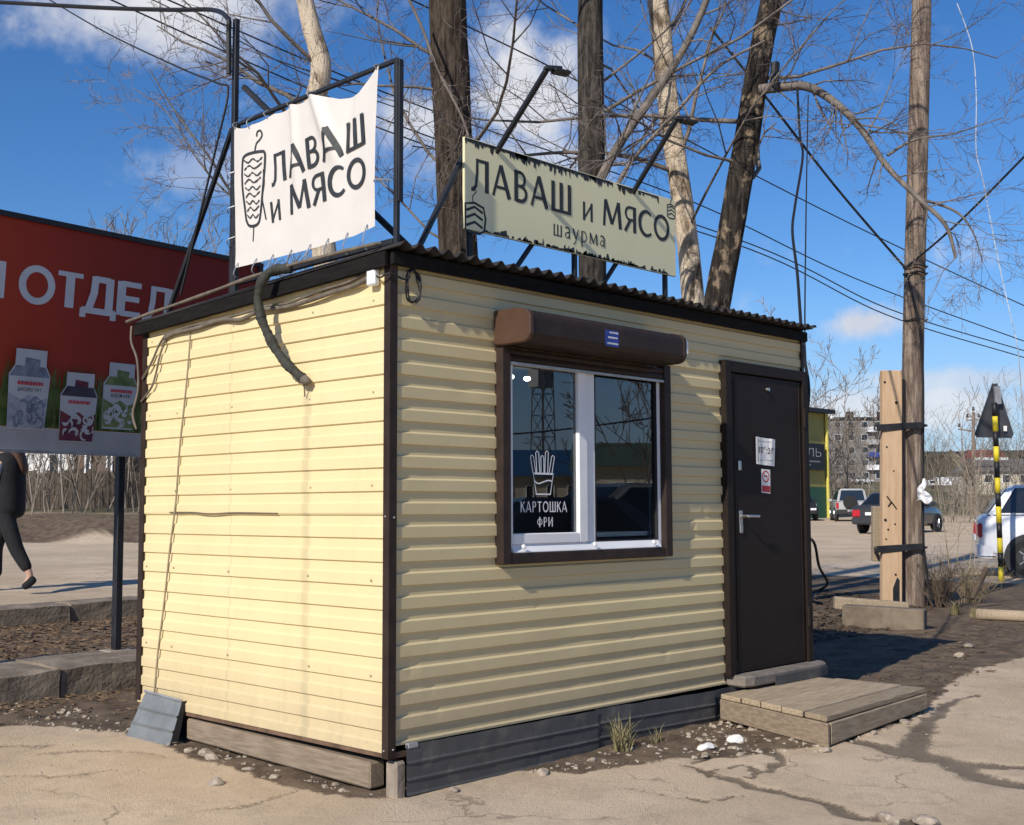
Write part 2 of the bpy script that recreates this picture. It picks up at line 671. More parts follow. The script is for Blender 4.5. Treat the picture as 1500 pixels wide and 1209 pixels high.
nv.inputs['Detail'].default_value = 5
t.l(pos, nv.inputs['Vector'])
t.l(t.vm('SCALE', nv.outputs['Color'], scale=.55), wv_.inputs[1])
t.l(wv_.outputs[0], vo.inputs['Vector'])
ck_ = t.m('MULTIPLY', t.ramp(vo.outputs['Distance'], .016, .003), t.ramp(n1, .50, .62))
asph = t.mix(t.m('MULTIPLY', ck_, .55), asph, (.16, .12, .085))
asph = t.mix(t.m('MULTIPLY', t.ramp(n3, .56, .75), .42), asph, (.29, .225, .16))
asph = t.mix(t.m('MULTIPLY', t.ramp(n4, .60, .72), .35), asph, (.62, .53, .42))
soil = t.mix(t.ramp(n2, .35, .65), (.10, .070, .046), (.20, .145, .097))
soil = t.mix(t.m('MULTIPLY', t.ramp(n3, .5, .7), .6), soil, (.27, .215, .155))
soil = t.mix(t.m('MULTIPLY', t.ramp(n4, .58, .7), .5), soil, (.05, .037, .026))
verge = t.mix(t.ramp(t.noise(pos, .05, 6, .65), .35, .65), (.085, .085, .034), (.22, .17, .095))
edge = t.m('ADD', ad, t.m('MULTIPLY', t.m('SUBTRACT', n3, .5), .9))
c = t.mix(t.m('MULTIPLY', t.ramp(edge, .3, .7), t.ramp(ad, 0.02, .2)), asph, soil)
we = t.ramp(t.m('ADD', aw, t.m('MULTIPLY', t.m('SUBTRACT', n3, .5), 1.6)), .30, .85)
we = t.m('MULTIPLY', we, t.ramp(aw, .02, .25))
c = t.mix(t.m('MULTIPLY', we, t.m('ADD', .55, t.m('MULTIPLY', n2, .45))), c, (.10, .075, .052))
c = t.mix(af, c, verge)
b = t.n('ShaderNodeBsdfPrincipled')
t.l(c, b.inputs['Base Color'])
t.l(t.m('SUBTRACT', .95, t.m('MULTIPLY', we, .2)), b.inputs['Roughness'])
b.inputs['Specular IOR Level'].default_value = .25
bp = t.n('ShaderNodeBump')
bp.inputs['Strength'].default_value = .8
bp.inputs['Distance'].default_value = .012
t.l(t.m('ADD', n3, t.m('MULTIPLY', n4, .5)), bp.inputs['Height'])
t.l(bp.outputs[0], b.inputs['Normal'])
o = t.n('ShaderNodeOutputMaterial')
t.l(b.outputs[0], o.inputs[0])

gme = fast_mesh('ground', vv, ff, gm)
for nm, arr in (('wet', wet), ('soil', dirt), ('verge', far)):
    at = gme.attributes.new(nm, 'FLOAT', 'POINT')
    at.data.foreach_set('value', arr.ravel().astype(np.float32))
ground = bpy.data.objects.new('ground', gme)
COL.objects.link(ground)
tag(ground, kind='structure')

# far wooded hill on the skyline
hv, hf = [], []
NA, NR = 160, 14
for j in range(NR+1):
    for i in range(NA+1):
        a = rad(-60+200*i/NA)
        r = 520+j*75
        px_, py_ = CAM.x+r*math.cos(a), CAM.y+r*math.sin(a)
        prof = math.sin(math.pi*min(1, j/NR*1.05)*.5)
        ht = 20+(26+14*float(fbm(a*5+3, .3, 4, 11)))*prof+3*float(fbm(a*60, j*.7, 3, 5))
        hv.append((px_, py_, ht if j else 8))
for j in range(NR):
    for i in range(NA):
        k = j*(NA+1)+i
        hf.append((k, k+1, k+NA+2, k+NA+1))
M_hill = mat('hill_wood', (.045, .045, .036), .95, var=.3, scale=.05, col2=(.085, .072, .055), bump=.5, bscale=.4, spec=.1)
hill = MB().add(hv, hf).build('hill', M_hill, smooth=True)
tag(hill, kind='structure')


# ------------------------------------------------------------------ shared materials
def siding_mat(name, side, g=1.0):
    """cream enamelled sheet, dusty towards the ground, drip stain below the hose on the side wall"""
    mt = bpy.data.materials.new(name)
    mt.use_nodes = True
    t = NT(mt.node_tree)
    pos = t.n('ShaderNodeNewGeometry').outputs['Position']
    sp = t.n('ShaderNodeSeparateXYZ')
    t.l(pos, sp.inputs[0])
    n1 = t.noise(pos, 1.6, 4, .6)
    n2 = t.noise(pos, 26, 4, .65)
    mp = t.n('ShaderNodeMapping')
    mp.inputs['Scale'].default_value = (14, 14, .9)
    t.l(pos, mp.inputs['Vector'])
    n3 = t.noise(mp.outputs[0], 1.0, 4, .6)
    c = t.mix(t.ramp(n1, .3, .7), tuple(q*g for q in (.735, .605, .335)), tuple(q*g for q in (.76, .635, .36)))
    c = t.mix(t.m('MULTIPLY', t.ramp(n3, .5, .8), .20), c, (.55, .47, .29))
    c = t.mix(t.m('MULTIPLY', t.ramp(n2, .66, .74), .35), c, (.42, .34, .22))
    low = t.ramp(sp.outputs[2], .85, .25)
    c = t.mix(t.m('MULTIPLY', low, t.m('ADD', .12, t.m('MULTIPLY', t.m('ADD', n3, n2), .34))), c, (.40, .31, .21))
    if side:
        wob = t.m('ADD', sp.outputs[1], t.m('MULTIPLY', t.m('SUBTRACT', n1, .5), .06))
        st = t.m('ABSOLUTE', t.m('SUBTRACT', wob, .66))
        m = t.m('MULTIPLY', t.ramp(st, .045, .012), t.ramp(sp.outputs[2], 2.16, 2.05))
        m = t.m('MULTIPLY', m, t.m('ADD', .10, t.m('MULTIPLY', n3, .35)))
        c = t.mix(t.m('MULTIPLY', m, .8), c, (.13, .15, .11))
        st2 = t.m('ABSOLUTE', t.m('SUBTRACT', wob, 1.37))
        c = t.mix(t.m('MULTIPLY', t.ramp(st2, .012, .003), .28), c, (.35, .29, .2))
    b = t.n('ShaderNodeBsdfPrincipled')
    t.l(c, b.inputs['Base Color'])
    t.l(t.m('ADD', .38, t.m('MULTIPLY', n2, .25)), b.inputs['Roughness'])
    b.inputs['Specular IOR Level'].default_value = .35
    bp = t.n('ShaderNodeBump')
    bp.inputs['Strength'].default_value = .05
    bp.inputs['Distance'].default_value = .01
    t.l(t.m('ADD', t.noise(pos, 9, 3), t.m('MULTIPLY', n2, .2)), bp.inputs['Height'])
    t.l(bp.outputs[0], b.inputs['Normal'])
    o = t.n('ShaderNodeOutputMaterial')
    t.l(b.outputs[0], o.inputs[0])
    return mt


M_side = siding_mat('cream_siding_side', True)
M_front = siding_mat('cream_siding_front', False, .84)     # same cream darkened, the dimmer light on this face put into its colour
M_brown = mat('brown_enamel', (.036, .024, .019), .5, var=.2, scale=9, bump=.05, bscale=30, spec=.2)
M_cap = mat('brown_plastic_cap', (.075, .038, .022), .55, var=.08, scale=12)
M_roof = mat('bitumen_roof', (.028, .024, .023), .85, var=.35, scale=14, col2=(.07, .062, .055), amt=(.5, .8), bump=.3, bscale=90)
M_fascia = mat('tarred_board', (.012, .011, .010), .8, var=.3, scale=10, spec=.12, bump=.2, bscale=40, stretch=(1, 1, 6))
M_grey = mat('grey_enamel', (.085, .085, .084), .6, var=.2, scale=7, col2=(.17, .155, .135), amt=(.48, .8), bump=.06, bscale=25, spec=.2)
M_greyl = mat('grey_sheet_light', (.17, .185, .19), .5, var=.15, scale=9, bump=.05, bscale=30)
M_pvc = mat('white_pvc', (.80, .80, .80), .35, var=.04, scale=5)
M_rub = mat('black_gasket', (.02, .02, .02), .6)
M_glass = mat_glass('window_glass')
M_door = mat('dark_door_enamel', (.021, .0145, .0115), .55, var=.2, scale=30, bump=.12, bscale=160, spec=.16)
M_steel = mat('satin_steel', (.62, .61, .58), .32, metal=.9, var=.1)
M_paper = mat('white_paper', (.82, .82, .80), .8, var=.04)
M_ink = mat('black_ink', (.02, .02, .022), .7)
M_red = mat('red_ink', (.55, .05, .06), .6)
M_blue = mat('blue_sticker', (.03, .06, .30), .45)
M_white = mat('white_vinyl', (.82, .82, .82), .5, var=.03)
M_conc = mat('weathered_concrete', (.25, .205, .16), .9, var=.25, scale=7, col2=(.37, .31, .245), bump=.5, bscale=45)
M_wood = mat('weathered_wood', (.28, .21, .135), .85, var=.3, scale=5, col2=(.45, .36, .25), bump=.35, bscale=30, stretch=(1.2, 14, 14), rnd=.16)
M_woody = mat('weathered_beam', (.20, .15, .105), .85, var=.3, scale=5, col2=(.31, .245, .175), bump=.35, bscale=30, stretch=(14, 1.2, 14))
M_dark = mat('dark_cavity', (.02, .017, .014), .95)
M_lin = mat('room_lining', (.40, .39, .37), .8, var=.06)
M_iron = mat('black_steel', (.018, .019, .022), .5, var=.3, scale=9, bump=.1, bscale=50)
M_galv = mat('galvanised', (.42, .43, .44), .45, metal=.6, var=.15, scale=10)
M_cable_g = mat('grey_cable', (.15, .125, .095), .7, var=.25, scale=12)
M_cable_k = mat('black_cable', (.017, .017, .019), .55)
M_lampwhite = mat_emit('lamp_glow', (1.0, .97, .9), 5.0)

M_scr = mat('dull_screw', (.42, .34, .21), .6)

# ------------------------------------------------------------------ lettering drawn as brush strokes
def arc(cx, cy, rx_, ry_, a0, a1, n=12):
    return [(cx+rx_*math.cos(rad(a0+(a1-a0)*i/n)), cy+ry_*math.sin(rad(a0+(a1-a0)*i/n))) for i in range(n+1)]


TH, TN = .17, .105
GL = {
    'Л': (.74, [([(.66, 0), (.66, 1)], TH), ([(.20, .945), (.66, .945)], TN), ([(.25, 1), (.245, .55), (.20, .16), (.10, .02), (.0, .03)], [.11, .11, .11, .12, .14])]),
    'А': (.80, [([(.03, 0), (.36, 1)], TN), ([(.36, 1), (.74, 0)], TH), ([(.14, .30), (.62, .30)], TN*.9)]),
    'В': (.60, [([(.085, 0), (.085, 1)], TH), ([(.08, .95), (.28, .95)]+arc(.28, .73, .20, .22, 90, -90, 8)+[(.08, .51)], TN), ([(.28, .51)]+arc(.30, .275, .24, .235, 90, -90, 8)+[(.08, .045)], TN*1.15)]),
    'Ш': (.98, [([(.085, 0), (.085, 1)], TH), ([(.48, 0), (.48, 1)], TH), ([(.88, 0), (.88, 1)], TH), ([(.08, .05), (.89, .05)], TN)]),
    'М': (.98, [([(.05, 0), (.13, 1)], TN*1.2), ([(.13, 1), (.47, .12)], TH), ([(.47, .12), (.80, 1)], TN), ([(.80, 1), (.90, 0)], TH)]),
    'Я': (.66, [([(.57, 0), (.57, 1)], TH), ([(.57, .95), (.33, .95)]+arc(.31, .71, .22, .24, 90, 270, 8)+[(.57, .47)], TN), ([(.34, .47), (.05, 0)], TH*.8)]),
    'С': (.72, [(arc(.45, .5, .38, .47, 48, 312, 16), [.10, .11, .12, .14, .15, .16, .17, .17, .17, .17, .17, .16, .15, .14, .12, .11, .10])]),
    'О': (.92, [(arc(.46, .5, .38, .455, 0, 360, 24)[:-1], TH*.85)]),
    'И': (.74, [([(.085, 0), (.085, 1)], TH), ([(.65, 0), (.65, 1)], TH), ([(.09, .10), (.65, .90)], TN)]),
    'ш': (.92, [([(.08, 0), (.08, 1)], TH*.9), ([(.45, 0), (.45, 1)], TH*.9), ([(.82, 0), (.82, 1)], TH*.9), ([(.08, .06), (.83, .06)], TN)]),
    'а': (.66, [([(.10, .85), (.25, .96), (.45, .93), (.52, .75), (.52, 0)], TH*.85), ([(.52, .55), (.25, .52), (.10, .38), (.10, .18), (.24, .05), (.42, .12), (.52, .28)], TN)]),
    'у': (.66, [([(.05, 1), (.33, .12)], TH*.9), ([(.62, 1), (.30, -.1), (.18, -.32), (.02, -.32)], TN)]),
    'р': (.68, [([(.09, -.42), (.09, 1)], TH*.9), (arc(.32, .5, .25, .45, 120, -120, 12), TN)]),
    'м': (.90, [([(.06, 0), (.10, 1)], TN), ([(.10, 1), (.44, .10)], TH*.9), ([(.44, .10), (.78, 1)], TN), ([(.78, 1), (.84, 0)], TH*.9)]),
    'К': (.66, [([(.085, 0), (.085, 1)], TH), ([(.10, .47), (.60, 1)], TN*1.2), ([(.26, .60), (.62, 0)], TN*1.4)]),
    'Р': (.60, [([(.085, 0), (.085, 1)], TH), ([(.08, .95), (.28, .95)]+arc(.28, .72, .22, .23, 90, -90, 8)+[(.08, .49)], TN)]),
    'Т': (.66, [([(.33, 0), (.33, 1)], TH), ([(.02, .945), (.64, .945)], TN)]),
    'Ф': (.92, [([(.46, -.04), (.46, 1.04)], TH), (arc(.46, .5, .37, .30, 0, 360, 20), TN)]),
    'Д': (.92, [([(.04, -.02), (.04, .20)], TN*1.2), ([(.88, -.02), (.88, .20)], TN*1.2), ([(.0, .16), (.92, .16)], TN*1.1), ([(.74, .16), (.74, 1)], TH), ([(.30, .945), (.74, .945)], TN*1.1), ([(.33, 1), (.31, .6), (.17, .16)], TH*.9)]),
    'Е': (.62, [([(.085, 0), (.085, 1)], TH), ([(.08, .94), (.60, .94)], TN*1.2), ([(.08, .51), (.56, .51)], TN*1.2), ([(.08, .06), (.60, .06)], TN*1.2)]),
    'Й': (.74, [([(.085, 0), (.085, 1)], TH), ([(.65, 0), (.65, 1)], TH), ([(.09, .10), (.65, .90)], TN), (arc(.37, 1.28, .16, .14, 200, 340, 8), TN)]),
    ' ': (.30, []),
}


def brush(mb, text, fn, u0, u1, v0, v1, gap=.13, fat=1.0):
    """letters fitted in u0..u1, v0..v1 (corner heights may differ left and right)"""
    tot = sum(GL[c][0] for c in text)+gap*(len(text)-1)
    h0, h1 = (v0, v1) if isinstance(v0, tuple) else ((v0, v0), (v1, v1))
    x = 0
    k = 0
    for ch in text:
        wd, strokes = GL[ch]
        for pts, tk in strokes:
            closed = ch == 'О'
            sx = abs(u1-u0)/tot

            def f2(a, b_, x=x, k=k):
                s = (x+a)/tot
                lo = h0[0]+(h0[1]-h0[0])*s
                hi = h1[0]+(h1[1]-h1[0])*s
                return fn(u0+(u1-u0)*s, lo+(hi-lo)*b_, k)
            tk2 = [q*fat for q in tk] if isinstance(tk, list) else tk*fat
            stroke(mb, pts, tk2, f2, closed)
            k += 1
        x += wd+gap


# ------------------------------------------------------------------ the kiosk
K = thing('kiosk', 'small takeaway kiosk clad in cream ribbed sheet with a dark corrugated roof', 'kiosk', (1.9, 1.2, .1))
PITCH_R, TOP0, DEP = .115, 2.5136+.115*2, .0115
PROF = [(0.0, DEP), (.053, DEP), (.058, 0.0), (.105, 0.0)]       # fall below the ridge top, how far it stands out


def ribbed(z0, z1):
    """heights and stand-out of one ribbed sheet between z0 and z1"""
    pts = []
    k = 0
    while TOP0-PITCH_R*k > z0-.2:
        for f, d in PROF:
            pts.append((TOP0-PITCH_R*k-f, d))
        k += 1
    zs = [p[0] for p in pts][::-1]
    ds = [p[1] for p in pts][::-1]
    out = [(z0, float(np.interp(z0, zs, ds)))]
    out += [(z, d) for z, d in zip(zs, ds) if z0+.002 < z < z1-.002]
    out.append((z1, float(np.interp(z1, zs, ds))))
    return out


def sheet(name, u0, u1, z0, z1, face, off=0.0, top=None, m=None, seed=0):
    pr = ribbed(z0, z1)
    nu = max(2, int((u1-u0)/.035))
    mb = MB()
    vs, fs = [], []
    for z, d in pr:
        for i in range(nu+1):
            u = u0+(u1-u0)*i/nu
            zz = min(z, top(u)) if top else z
            w_ = d+off+.0045*(float(fbm(u*2.1+seed, z*1.7, 3, 17))-.5)+.0022*(float(fbm(u*6+seed, z*6, 2, 29))-.5)
            dent = 0
            for (du, dz, r, a) in DENTS.get(face, ()):
                q = ((u-du)**2+((z-dz)*1.5)**2)/r**2
                if q < 4:
                    dent += a*math.exp(-q*2)
            w_ -= dent
            vs.append((u, -w_, zz) if face == 'front' else (-w_, u, zz))
    n = nu+1
    for j in range(len(pr)-1):
        for i in range(nu):
            f = (j*n+i, j*n+i+1, (j+1)*n+i+1, (j+1)*n+i)
            fs.append(f if face == 'front' else f[::-1])
    mb.add(vs, fs)
    return mb.build(name, m, K)


DENTS = {'front': [(.30, .815, .035, .012), (.14, .70, .05, .010), (.27, .585, .035, .013), (.30, .47, .04, .012), (.40, 1.75, .03, .010), (.55, 1.98, .03, .010), (1.05, .93, .03, .010), (1.9, .70, .035, .011), (2.62, 1.44, .03, .012), (2.5, 1.32, .03, .010), (2.2, .58, .04, .010), (.50, 2.05, .12, .004), (2.45, 1.55, .10, .005), (2.55, 1.49, .06, .005), (1.3, .75, .2, .004)],
         'side': [(1.5, 1.2, .3, .004), (.5, .8, .25, .004), (1.9, 1.40, .12, .006)]}
side_top = lambda y: 2.690-.043*y
sheet('siding_sheet', .03, 2.34, 1.432, 2.70, 'side', .003, side_top, M_side)
sheet('siding_sheet', .03, 2.34, .285, 1.440, 'side', 0, None, M_side)
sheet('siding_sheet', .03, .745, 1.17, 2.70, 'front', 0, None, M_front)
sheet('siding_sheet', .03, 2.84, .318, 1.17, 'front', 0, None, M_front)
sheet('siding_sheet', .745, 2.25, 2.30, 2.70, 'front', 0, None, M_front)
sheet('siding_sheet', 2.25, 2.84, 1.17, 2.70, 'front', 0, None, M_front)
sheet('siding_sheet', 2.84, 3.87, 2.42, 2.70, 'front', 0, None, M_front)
# structural shell behind the sheets, with the window opening left free
sh = MB()
sh.box(.02, 3.86, 2.30, 2.34, .30, 2.58)
sh.box(3.80, 3.862, .02, 2.30, .30, 2.62)
sh.box(.012, .04, .02, 2.30, .30, 2.58)
sh.box(.04, .80, .012, .06, .32, 2.62)
sh.box(2.15, 2.84, .012, .06, .32, 2.62)
sh.box(.80, 2.15, .012, .06, .32, 1.20)
sh.box(.80, 2.15, .012, .06, 2.32, 2.62)
sh.box(2.84, 3.80, .04, .07, .32, 2.62)
sh.build('wall_shell', M_lin, K)
MB().box(.04, 3.80, .07, 2.30, .30, .36).build('floor_slab', M_dark, K)
MB().box(.04, 3.80, .07, 2.30, 2.43, 2.46).build('ceiling_panel', M_lin, K)
MB().box(.82, 2.14, .055, .26, 1.285, 1.312).build('inner_sill', M_pvc, K)
rm = MB()
rm.box(.85, 2.1, .12, .45, 1.02, 1.06)
rm.box(.85, 2.1, .14, .43, .36, 1.015)
rm.build('serving_counter', M_wood, K)
MB().box(.5, 2.6, 1.9, 2.28, .36, 1.9).build('back_shelf', mat('shelf_paint', (.12, .12, .13), .6), K)
for lx, ly in ((2.10, 1.2), (2.265, 1.2)):
    MB().lathe([(.012, 0), (.024, .008), (.026, .02), (.018, .03)], (lx, ly, 2.335), (0, 0, 1), 14).build('ceiling_lamp', M_lampwhite, K)

# corner trims
tr = MB()
tr.prism([(-.018, -.018), (.030, -.018), (.030, -.013), (-.013, -.013), (-.013, .028), (-.018, .028)], (0, 0, 0), (1, 0, 0), (0, 1, 0), .262, 2.70)
tr.build('corner_trim', M_brown, K)
tr = MB()
tr.box(-.020, -.012, 2.30, 2.352, .30, 2.595)
tr.box(-.012, .03, 2.344, 2.352, .30, 2.595)
tr.build('corner_trim', M_brown, K)
tr = MB()
tr.box(3.855, 3.885, -.022, -.012, .36, 2.70)
tr.box(3.877, 3.885, -.012, .05, .36, 2.70)
tr.build('corner_trim', M_brown, K)
for (x, y, z) in ((-.019, .008, 1.415), (.012, -.019, 1.41), (-.019, .010, .30), (.012, -.019, .305), (-.019, .008, 2.655)):
    ax = (-1, 0, 0) if x < 0 else (0, -1, 0)
    MB().lathe([(.005, 0), (.005, .003), (.003, .005)], (x, y, z), ax, 8).build('screw', M_galv, K)
scr = None
for y_ in (.12, .62, 1.36, 1.95, 2.25):
    for k in range(1, 21, 4):
        z_ = TOP0-PITCH_R*(k+1)-.026+random.uniform(-.004, .004)
        if z_ < .32 or z_ > 2.5:
            continue
        if scr is None:
            so = MB().lathe([(.006, 0), (.006, .003), (.003, .0055)], (0, 0, 0), (-1, 0, 0), 8).build('screw', M_scr, K, org=(0, 0, 0))
            scr = so.data
        else:
            so = bpy.data.objects.new('screw', scr)
            COL.objects.link(so)
            so.parent = K
        so.location = Vector((-DEP-.003, y_+random.uniform(-.012, .012), z_))-ORG[K.name]
# a buckled lap where the two side sheets meet
lap = MB()
lp = spline([(-.018, .9, 1.430), (-.020, 1.3, 1.434), (-.024, 1.55, 1.428), (-.020, 1.75, 1.436), (-.017, 2.0, 1.436)], 6)
lap.tube(lp, .0035, 5)
lap.build('sheet_lap', M_cable_g, K)

# roof: four corrugated bitumen sheets with real waves
def roof_z(y):
    return 2.735-.044*y


def roof_sheet(x0, x1, lift):
    wl, am, th = .095, .017, .004
    nu = int(round((x1-x0)/wl*8))
    ys = [-.115, -.06, .3, .9, 1.5, 2.1, 2.43]
    vs, fs = [], []
    for s in (0, 1):
        for y in ys:
            for i in range(nu+1):
                x = x0+(x1-x0)*i/nu
                sag = .010*(float(fbm(x*1.5, y*1.1, 2, 77))-.5)
                edge = -.008*(float(fbm(x*3.1, 7.7, 3, 91))-.4) if y < -.1 else 0
                vs.append((x, y, roof_z(y)+am*math.cos(2*math.pi*x/wl)+lift+sag+edge-(th if s else 0)))
    n, m = nu+1, len(ys)
    for j in range(m-1):
        for i in range(nu):
            a = j*n+i
            fs.append((a, a+1, a+n+1, a+n))
            a += n*m
            fs.append((a, a+n, a+n+1, a+1))
    for i in range(nu):
        fs.append((i, n*m+i, n*m+i+1, i+1))
        a = (m-1)*n+i
        fs.append((a, a+1, n*m+a+1, n*m+a))
    for j in range(m-1):
        a = j*n
        fs.append((a, a+n, n*m+a+n, n*m+a))
        a = j*n+nu
        fs.append((a, n*m+a, n*m+a+n, a+n))
    return MB().add(vs, fs).build('roof_sheet', M_roof, K, smooth=True)


rx = [-.055, .94, 1.9, 2.86, 3.915]
for i in range(4):
    roof_sheet(rx[i]-(.03 if i else 0), rx[i+1], .0045 if i % 2 else 0)
fb = MB()
fb.box(-.03, 3.89, -.055, -.028, 2.645, 2.713)
fb.build('fascia_board', M_fascia, K, bevel=.004)
fb = MB()
fb.hexa([(-.058, -.02, 2.635), (-.030, -.02, 2.635), (-.030, 2.40, 2.535), (-.058, 2.40, 2.535)], [(-.058, -.02, 2.712), (-.030, -.02, 2.712), (-.030, 2.40, 2.605), (-.058, 2.40, 2.605)])
fb.build('fascia_board', M_fascia, K, bevel=.004)
fb = MB()
fb.hexa([(3.885, -.02, 2.64), (3.91, -.02, 2.64), (3.91, 2.40, 2.535), (3.885, 2.40, 2.535)], [(3.885, -.02, 2.712), (3.91, -.02, 2.712), (3.91, 2.40, 2.605), (3.885, 2.40, 2.605)])
fb.build('fascia_board', M_fascia, K, bevel=.004)

# ---- window with roller shutter
W = thing('window', None, None, (1.47, 0, 1.17))
W.parent = K
W.location = Vector((1.47, 0, 1.17))-ORG[K.name]
yo = -.060
for a, b_ in ((.728, .792), (2.155, 2.222)):
    MB().box(a, b_, yo, .012, 1.158, 2.33).build('guide_rail', M_brown, W, bevel=.004)
MB().box(.792, 2.155, yo+.004, .012, 1.158, 1.214).build('bottom_rail', M_brown, W, bevel=.004)
fr = MB()
yf, yb = -.022, .045
fr.box(.792, .812, yf, yb, 1.214, 2.30)
fr.box(2.118, 2.155, yf, yb, 1.214, 2.30)
fr.box(.812, 2.118, yf, yb, 1.214, 1.262)
fr.box(.812, 2.118, yf, yb, 2.26, 2.30)
fr.box(1.452, 1.528, yf, yb, 1.262, 2.26)
fr.build('window_frame', M_pvc, W, bevel=.003)
sa = MB()
sf = yf-.014
sa.box(.812, .832, sf, .03, 1.262, 2.26)
sa.box(1.372, 1.447, sf, .03, 1.262, 2.26)
sa.box(.832, 1.372, sf, .03, 1.262, 1.318)
sa.box(.832, 1.372, sf, .03, 2.225, 2.26)
sa.build('opening_sash', M_pvc, W, bevel=.005)
MB().box(1.4475, 1.4515, yf-.006, .02, 1.262, 2.26).build('seal_strip', M_rub, W)
gk = MB()
gk.box(1.528, 1.534, yf-.002, .02, 1.262, 2.26)
gk.box(2.112, 2.118, yf-.002, .02, 1.262, 2.26)
gk.box(1.534, 2.112, yf-.002, .02, 1.262, 1.268)
gk.build('seal_strip', M_rub, W)
pane_l = MB().add([(.832, -.012, 1.318), (1.372, -.012, 1.318), (1.372, -.012, 2.225), (.832, -.012, 2.225)], [(0, 1, 2, 3)]).build('pane', M_glass, W)
pane_r = MB().add([(1.534, -.006, 1.268), (2.112, -.006, 1.268), (2.112, -.006, 2.26), (1.534, -.006, 2.26)], [(0, 1, 2, 3)]).build('pane', M_glass, W)
sl = MB()
sl.prism([(-.050, 1.216), (.0, 1.216), (.0, 1.242), (-.022, 1.262), (-.050, 1.222)], (.82, 0, 0), (0, 1, 0), (0, 0, 1), 0, 1.30)
sl.build('window_sill', M_pvc, W, bevel=.002)
for x in (.885, 1.478, 2.03):
    MB().lathe([(.014, 0), (.014, .008), (.008, .012)], (x, -.058, 1.247), (0, -1, .4), 12).build('sill_cap', M_pvc, W)
# decal: chips in a carton and lettering, white film on the outside of the left pane
dfn = lambda u, v: (u, -.0145, v)
dc = MB()
hx0, hx1, hz0, hz1 = 1.02, 1.165, 1.530, 1.655
for i, q in enumerate((
        [(1.035, hz0), (1.155-.005, hz0), (1.178-.003, hz1-.012), (1.012, hz1-.012)],)):
    stroke(dc, q, .009, dfn, True)
stroke(dc, [(1.012, hz1-.012), (1.175, hz1-.012)], .010, lambda u, v: (u, -.0149, v))
stroke(dc, spline([(1.020, 1.603, ), (1.05, 1.588), (1.09, 1.597), (1.13, 1.606), (1.166, 1.603)], 4), .007, lambda u, v: (u, -.0149, v))
fx = [(1.020, 1.645, 1.001, 1.735), (1.052, 1.645, 1.043, 1.758), (1.085, 1.645, 1.085, 1.735), (1.115, 1.645, 1.122, 1.762), (1.150, 1.645, 1.172, 1.738)]
for i, (a, z0_, b_, z1_) in enumerate(fx):
    w2 = .012
    stroke(dc, [(a-w2, z0_), (b_-w2, z1_), (b_-w2*.2, z1_+.008), (b_+w2, z1_), (a+w2, z0_)], .006, lambda u, v, k=i: (u, -.0150-.0003*k, v))
dc.build('chips_drawing', M_white, W)
dfk = lambda u, v, k=0: (u, -.0145-.0002*k, v)
dc = MB()
brush(dc, 'КАРТОШКА', dfk, .910, 1.285, 1.432, 1.490, gap=.16, fat=.85)
dc.build('lettering', M_white, W)
dc = MB()
brush(dc, 'ФРИ', dfk, 1.040, 1.168, 1.352, 1.404, gap=.18, fat=.85)
dc.build('lettering', M_white, W)
# roller shutter
RS = thing('roller_shutter', None, None, (1.40, 0, 2.30))
RS.parent = K
RS.location = Vector((1.40, 0, 2.30))-ORG[K.name]
bp_ = [(-.014, 2.322), (-.014, 2.500), (-.18, 2.500), (-.242, 2.486), (-.270, 2.462), (-.274, 2.44), (-.274, 2.362), (-.258, 2.332), (-.225, 2.320), (-.08, 2.318)]
MB().prism(bp_, (.735, 0, 0), (0, 1, 0), (0, 0, 1), 0, 1.325).build('shutter_box', M_brown, RS, bevel=.003)
MB().prism([((y-.0)*1.02, (z-2.41)*1.04+2.41) for y, z in bp_], (.705, 0, 0), (0, 1, 0), (0, 0, 1), 0, .034).build('end_cap', M_cap, RS, bevel=.006)
MB().prism([((y-.0)*1.02, (z-2.41)*1.04+2.41) for y, z in bp_], (2.056, 0, 0), (0, 1, 0), (0, 0, 1), 0, .034).build('end_cap', M_brown, RS, bevel=.006)
for k in range(2):
    z1_ = 2.312-.037*k
    MB().prism([(-.050, z1_-.034), (-.044, z1_-.036), (-.044, z1_), (-.050, z1_-.003), (-.054, z1_-.018)], (.785, 0, 0), (0, 1, 0), (0, 0, 1), 0, 1.375).build('shutter_slat', M_brown, RS)
MB().box(.785, 2.16, -.056, -.040, 2.222, 2.238).build('end_slat', M_galv, RS, bevel=.002)
stk = MB()
stk.add([(1.322, -.2745, 2.352), (1.442, -.2745, 2.352), (1.442, -.2745, 2.442), (1.322, -.2745, 2.442)], [(0, 1, 2, 3)])
stk_o = stk.build('sticker', M_blue, RS)
tx = MB()
for zz, u0, u1 in ((2.429, 1.36, 1.437), (2.401, 1.348, 1.437), (2.368, 1.34, 1.437)):      # lines of print too small to read
    u = u0
    while u < u1-.006:
        wd = random.uniform(.005, .011)
        hh = random.uniform(.0035, .0055)
        tx.add([(u, -.2755, zz-hh), (min(u+wd, u1), -.2755, zz-hh), (min(u+wd, u1), -.2755, zz+hh), (u, -.2755, zz+hh)], [(0, 1, 2, 3)])
        u += wd+.003
tx.build('sticker_print', M_white, RS)
MB().box(2.385, 2.450, -.034, -.012, 2.425, 2.515).build('sensor_box', M_pvc, K, bevel=.004)

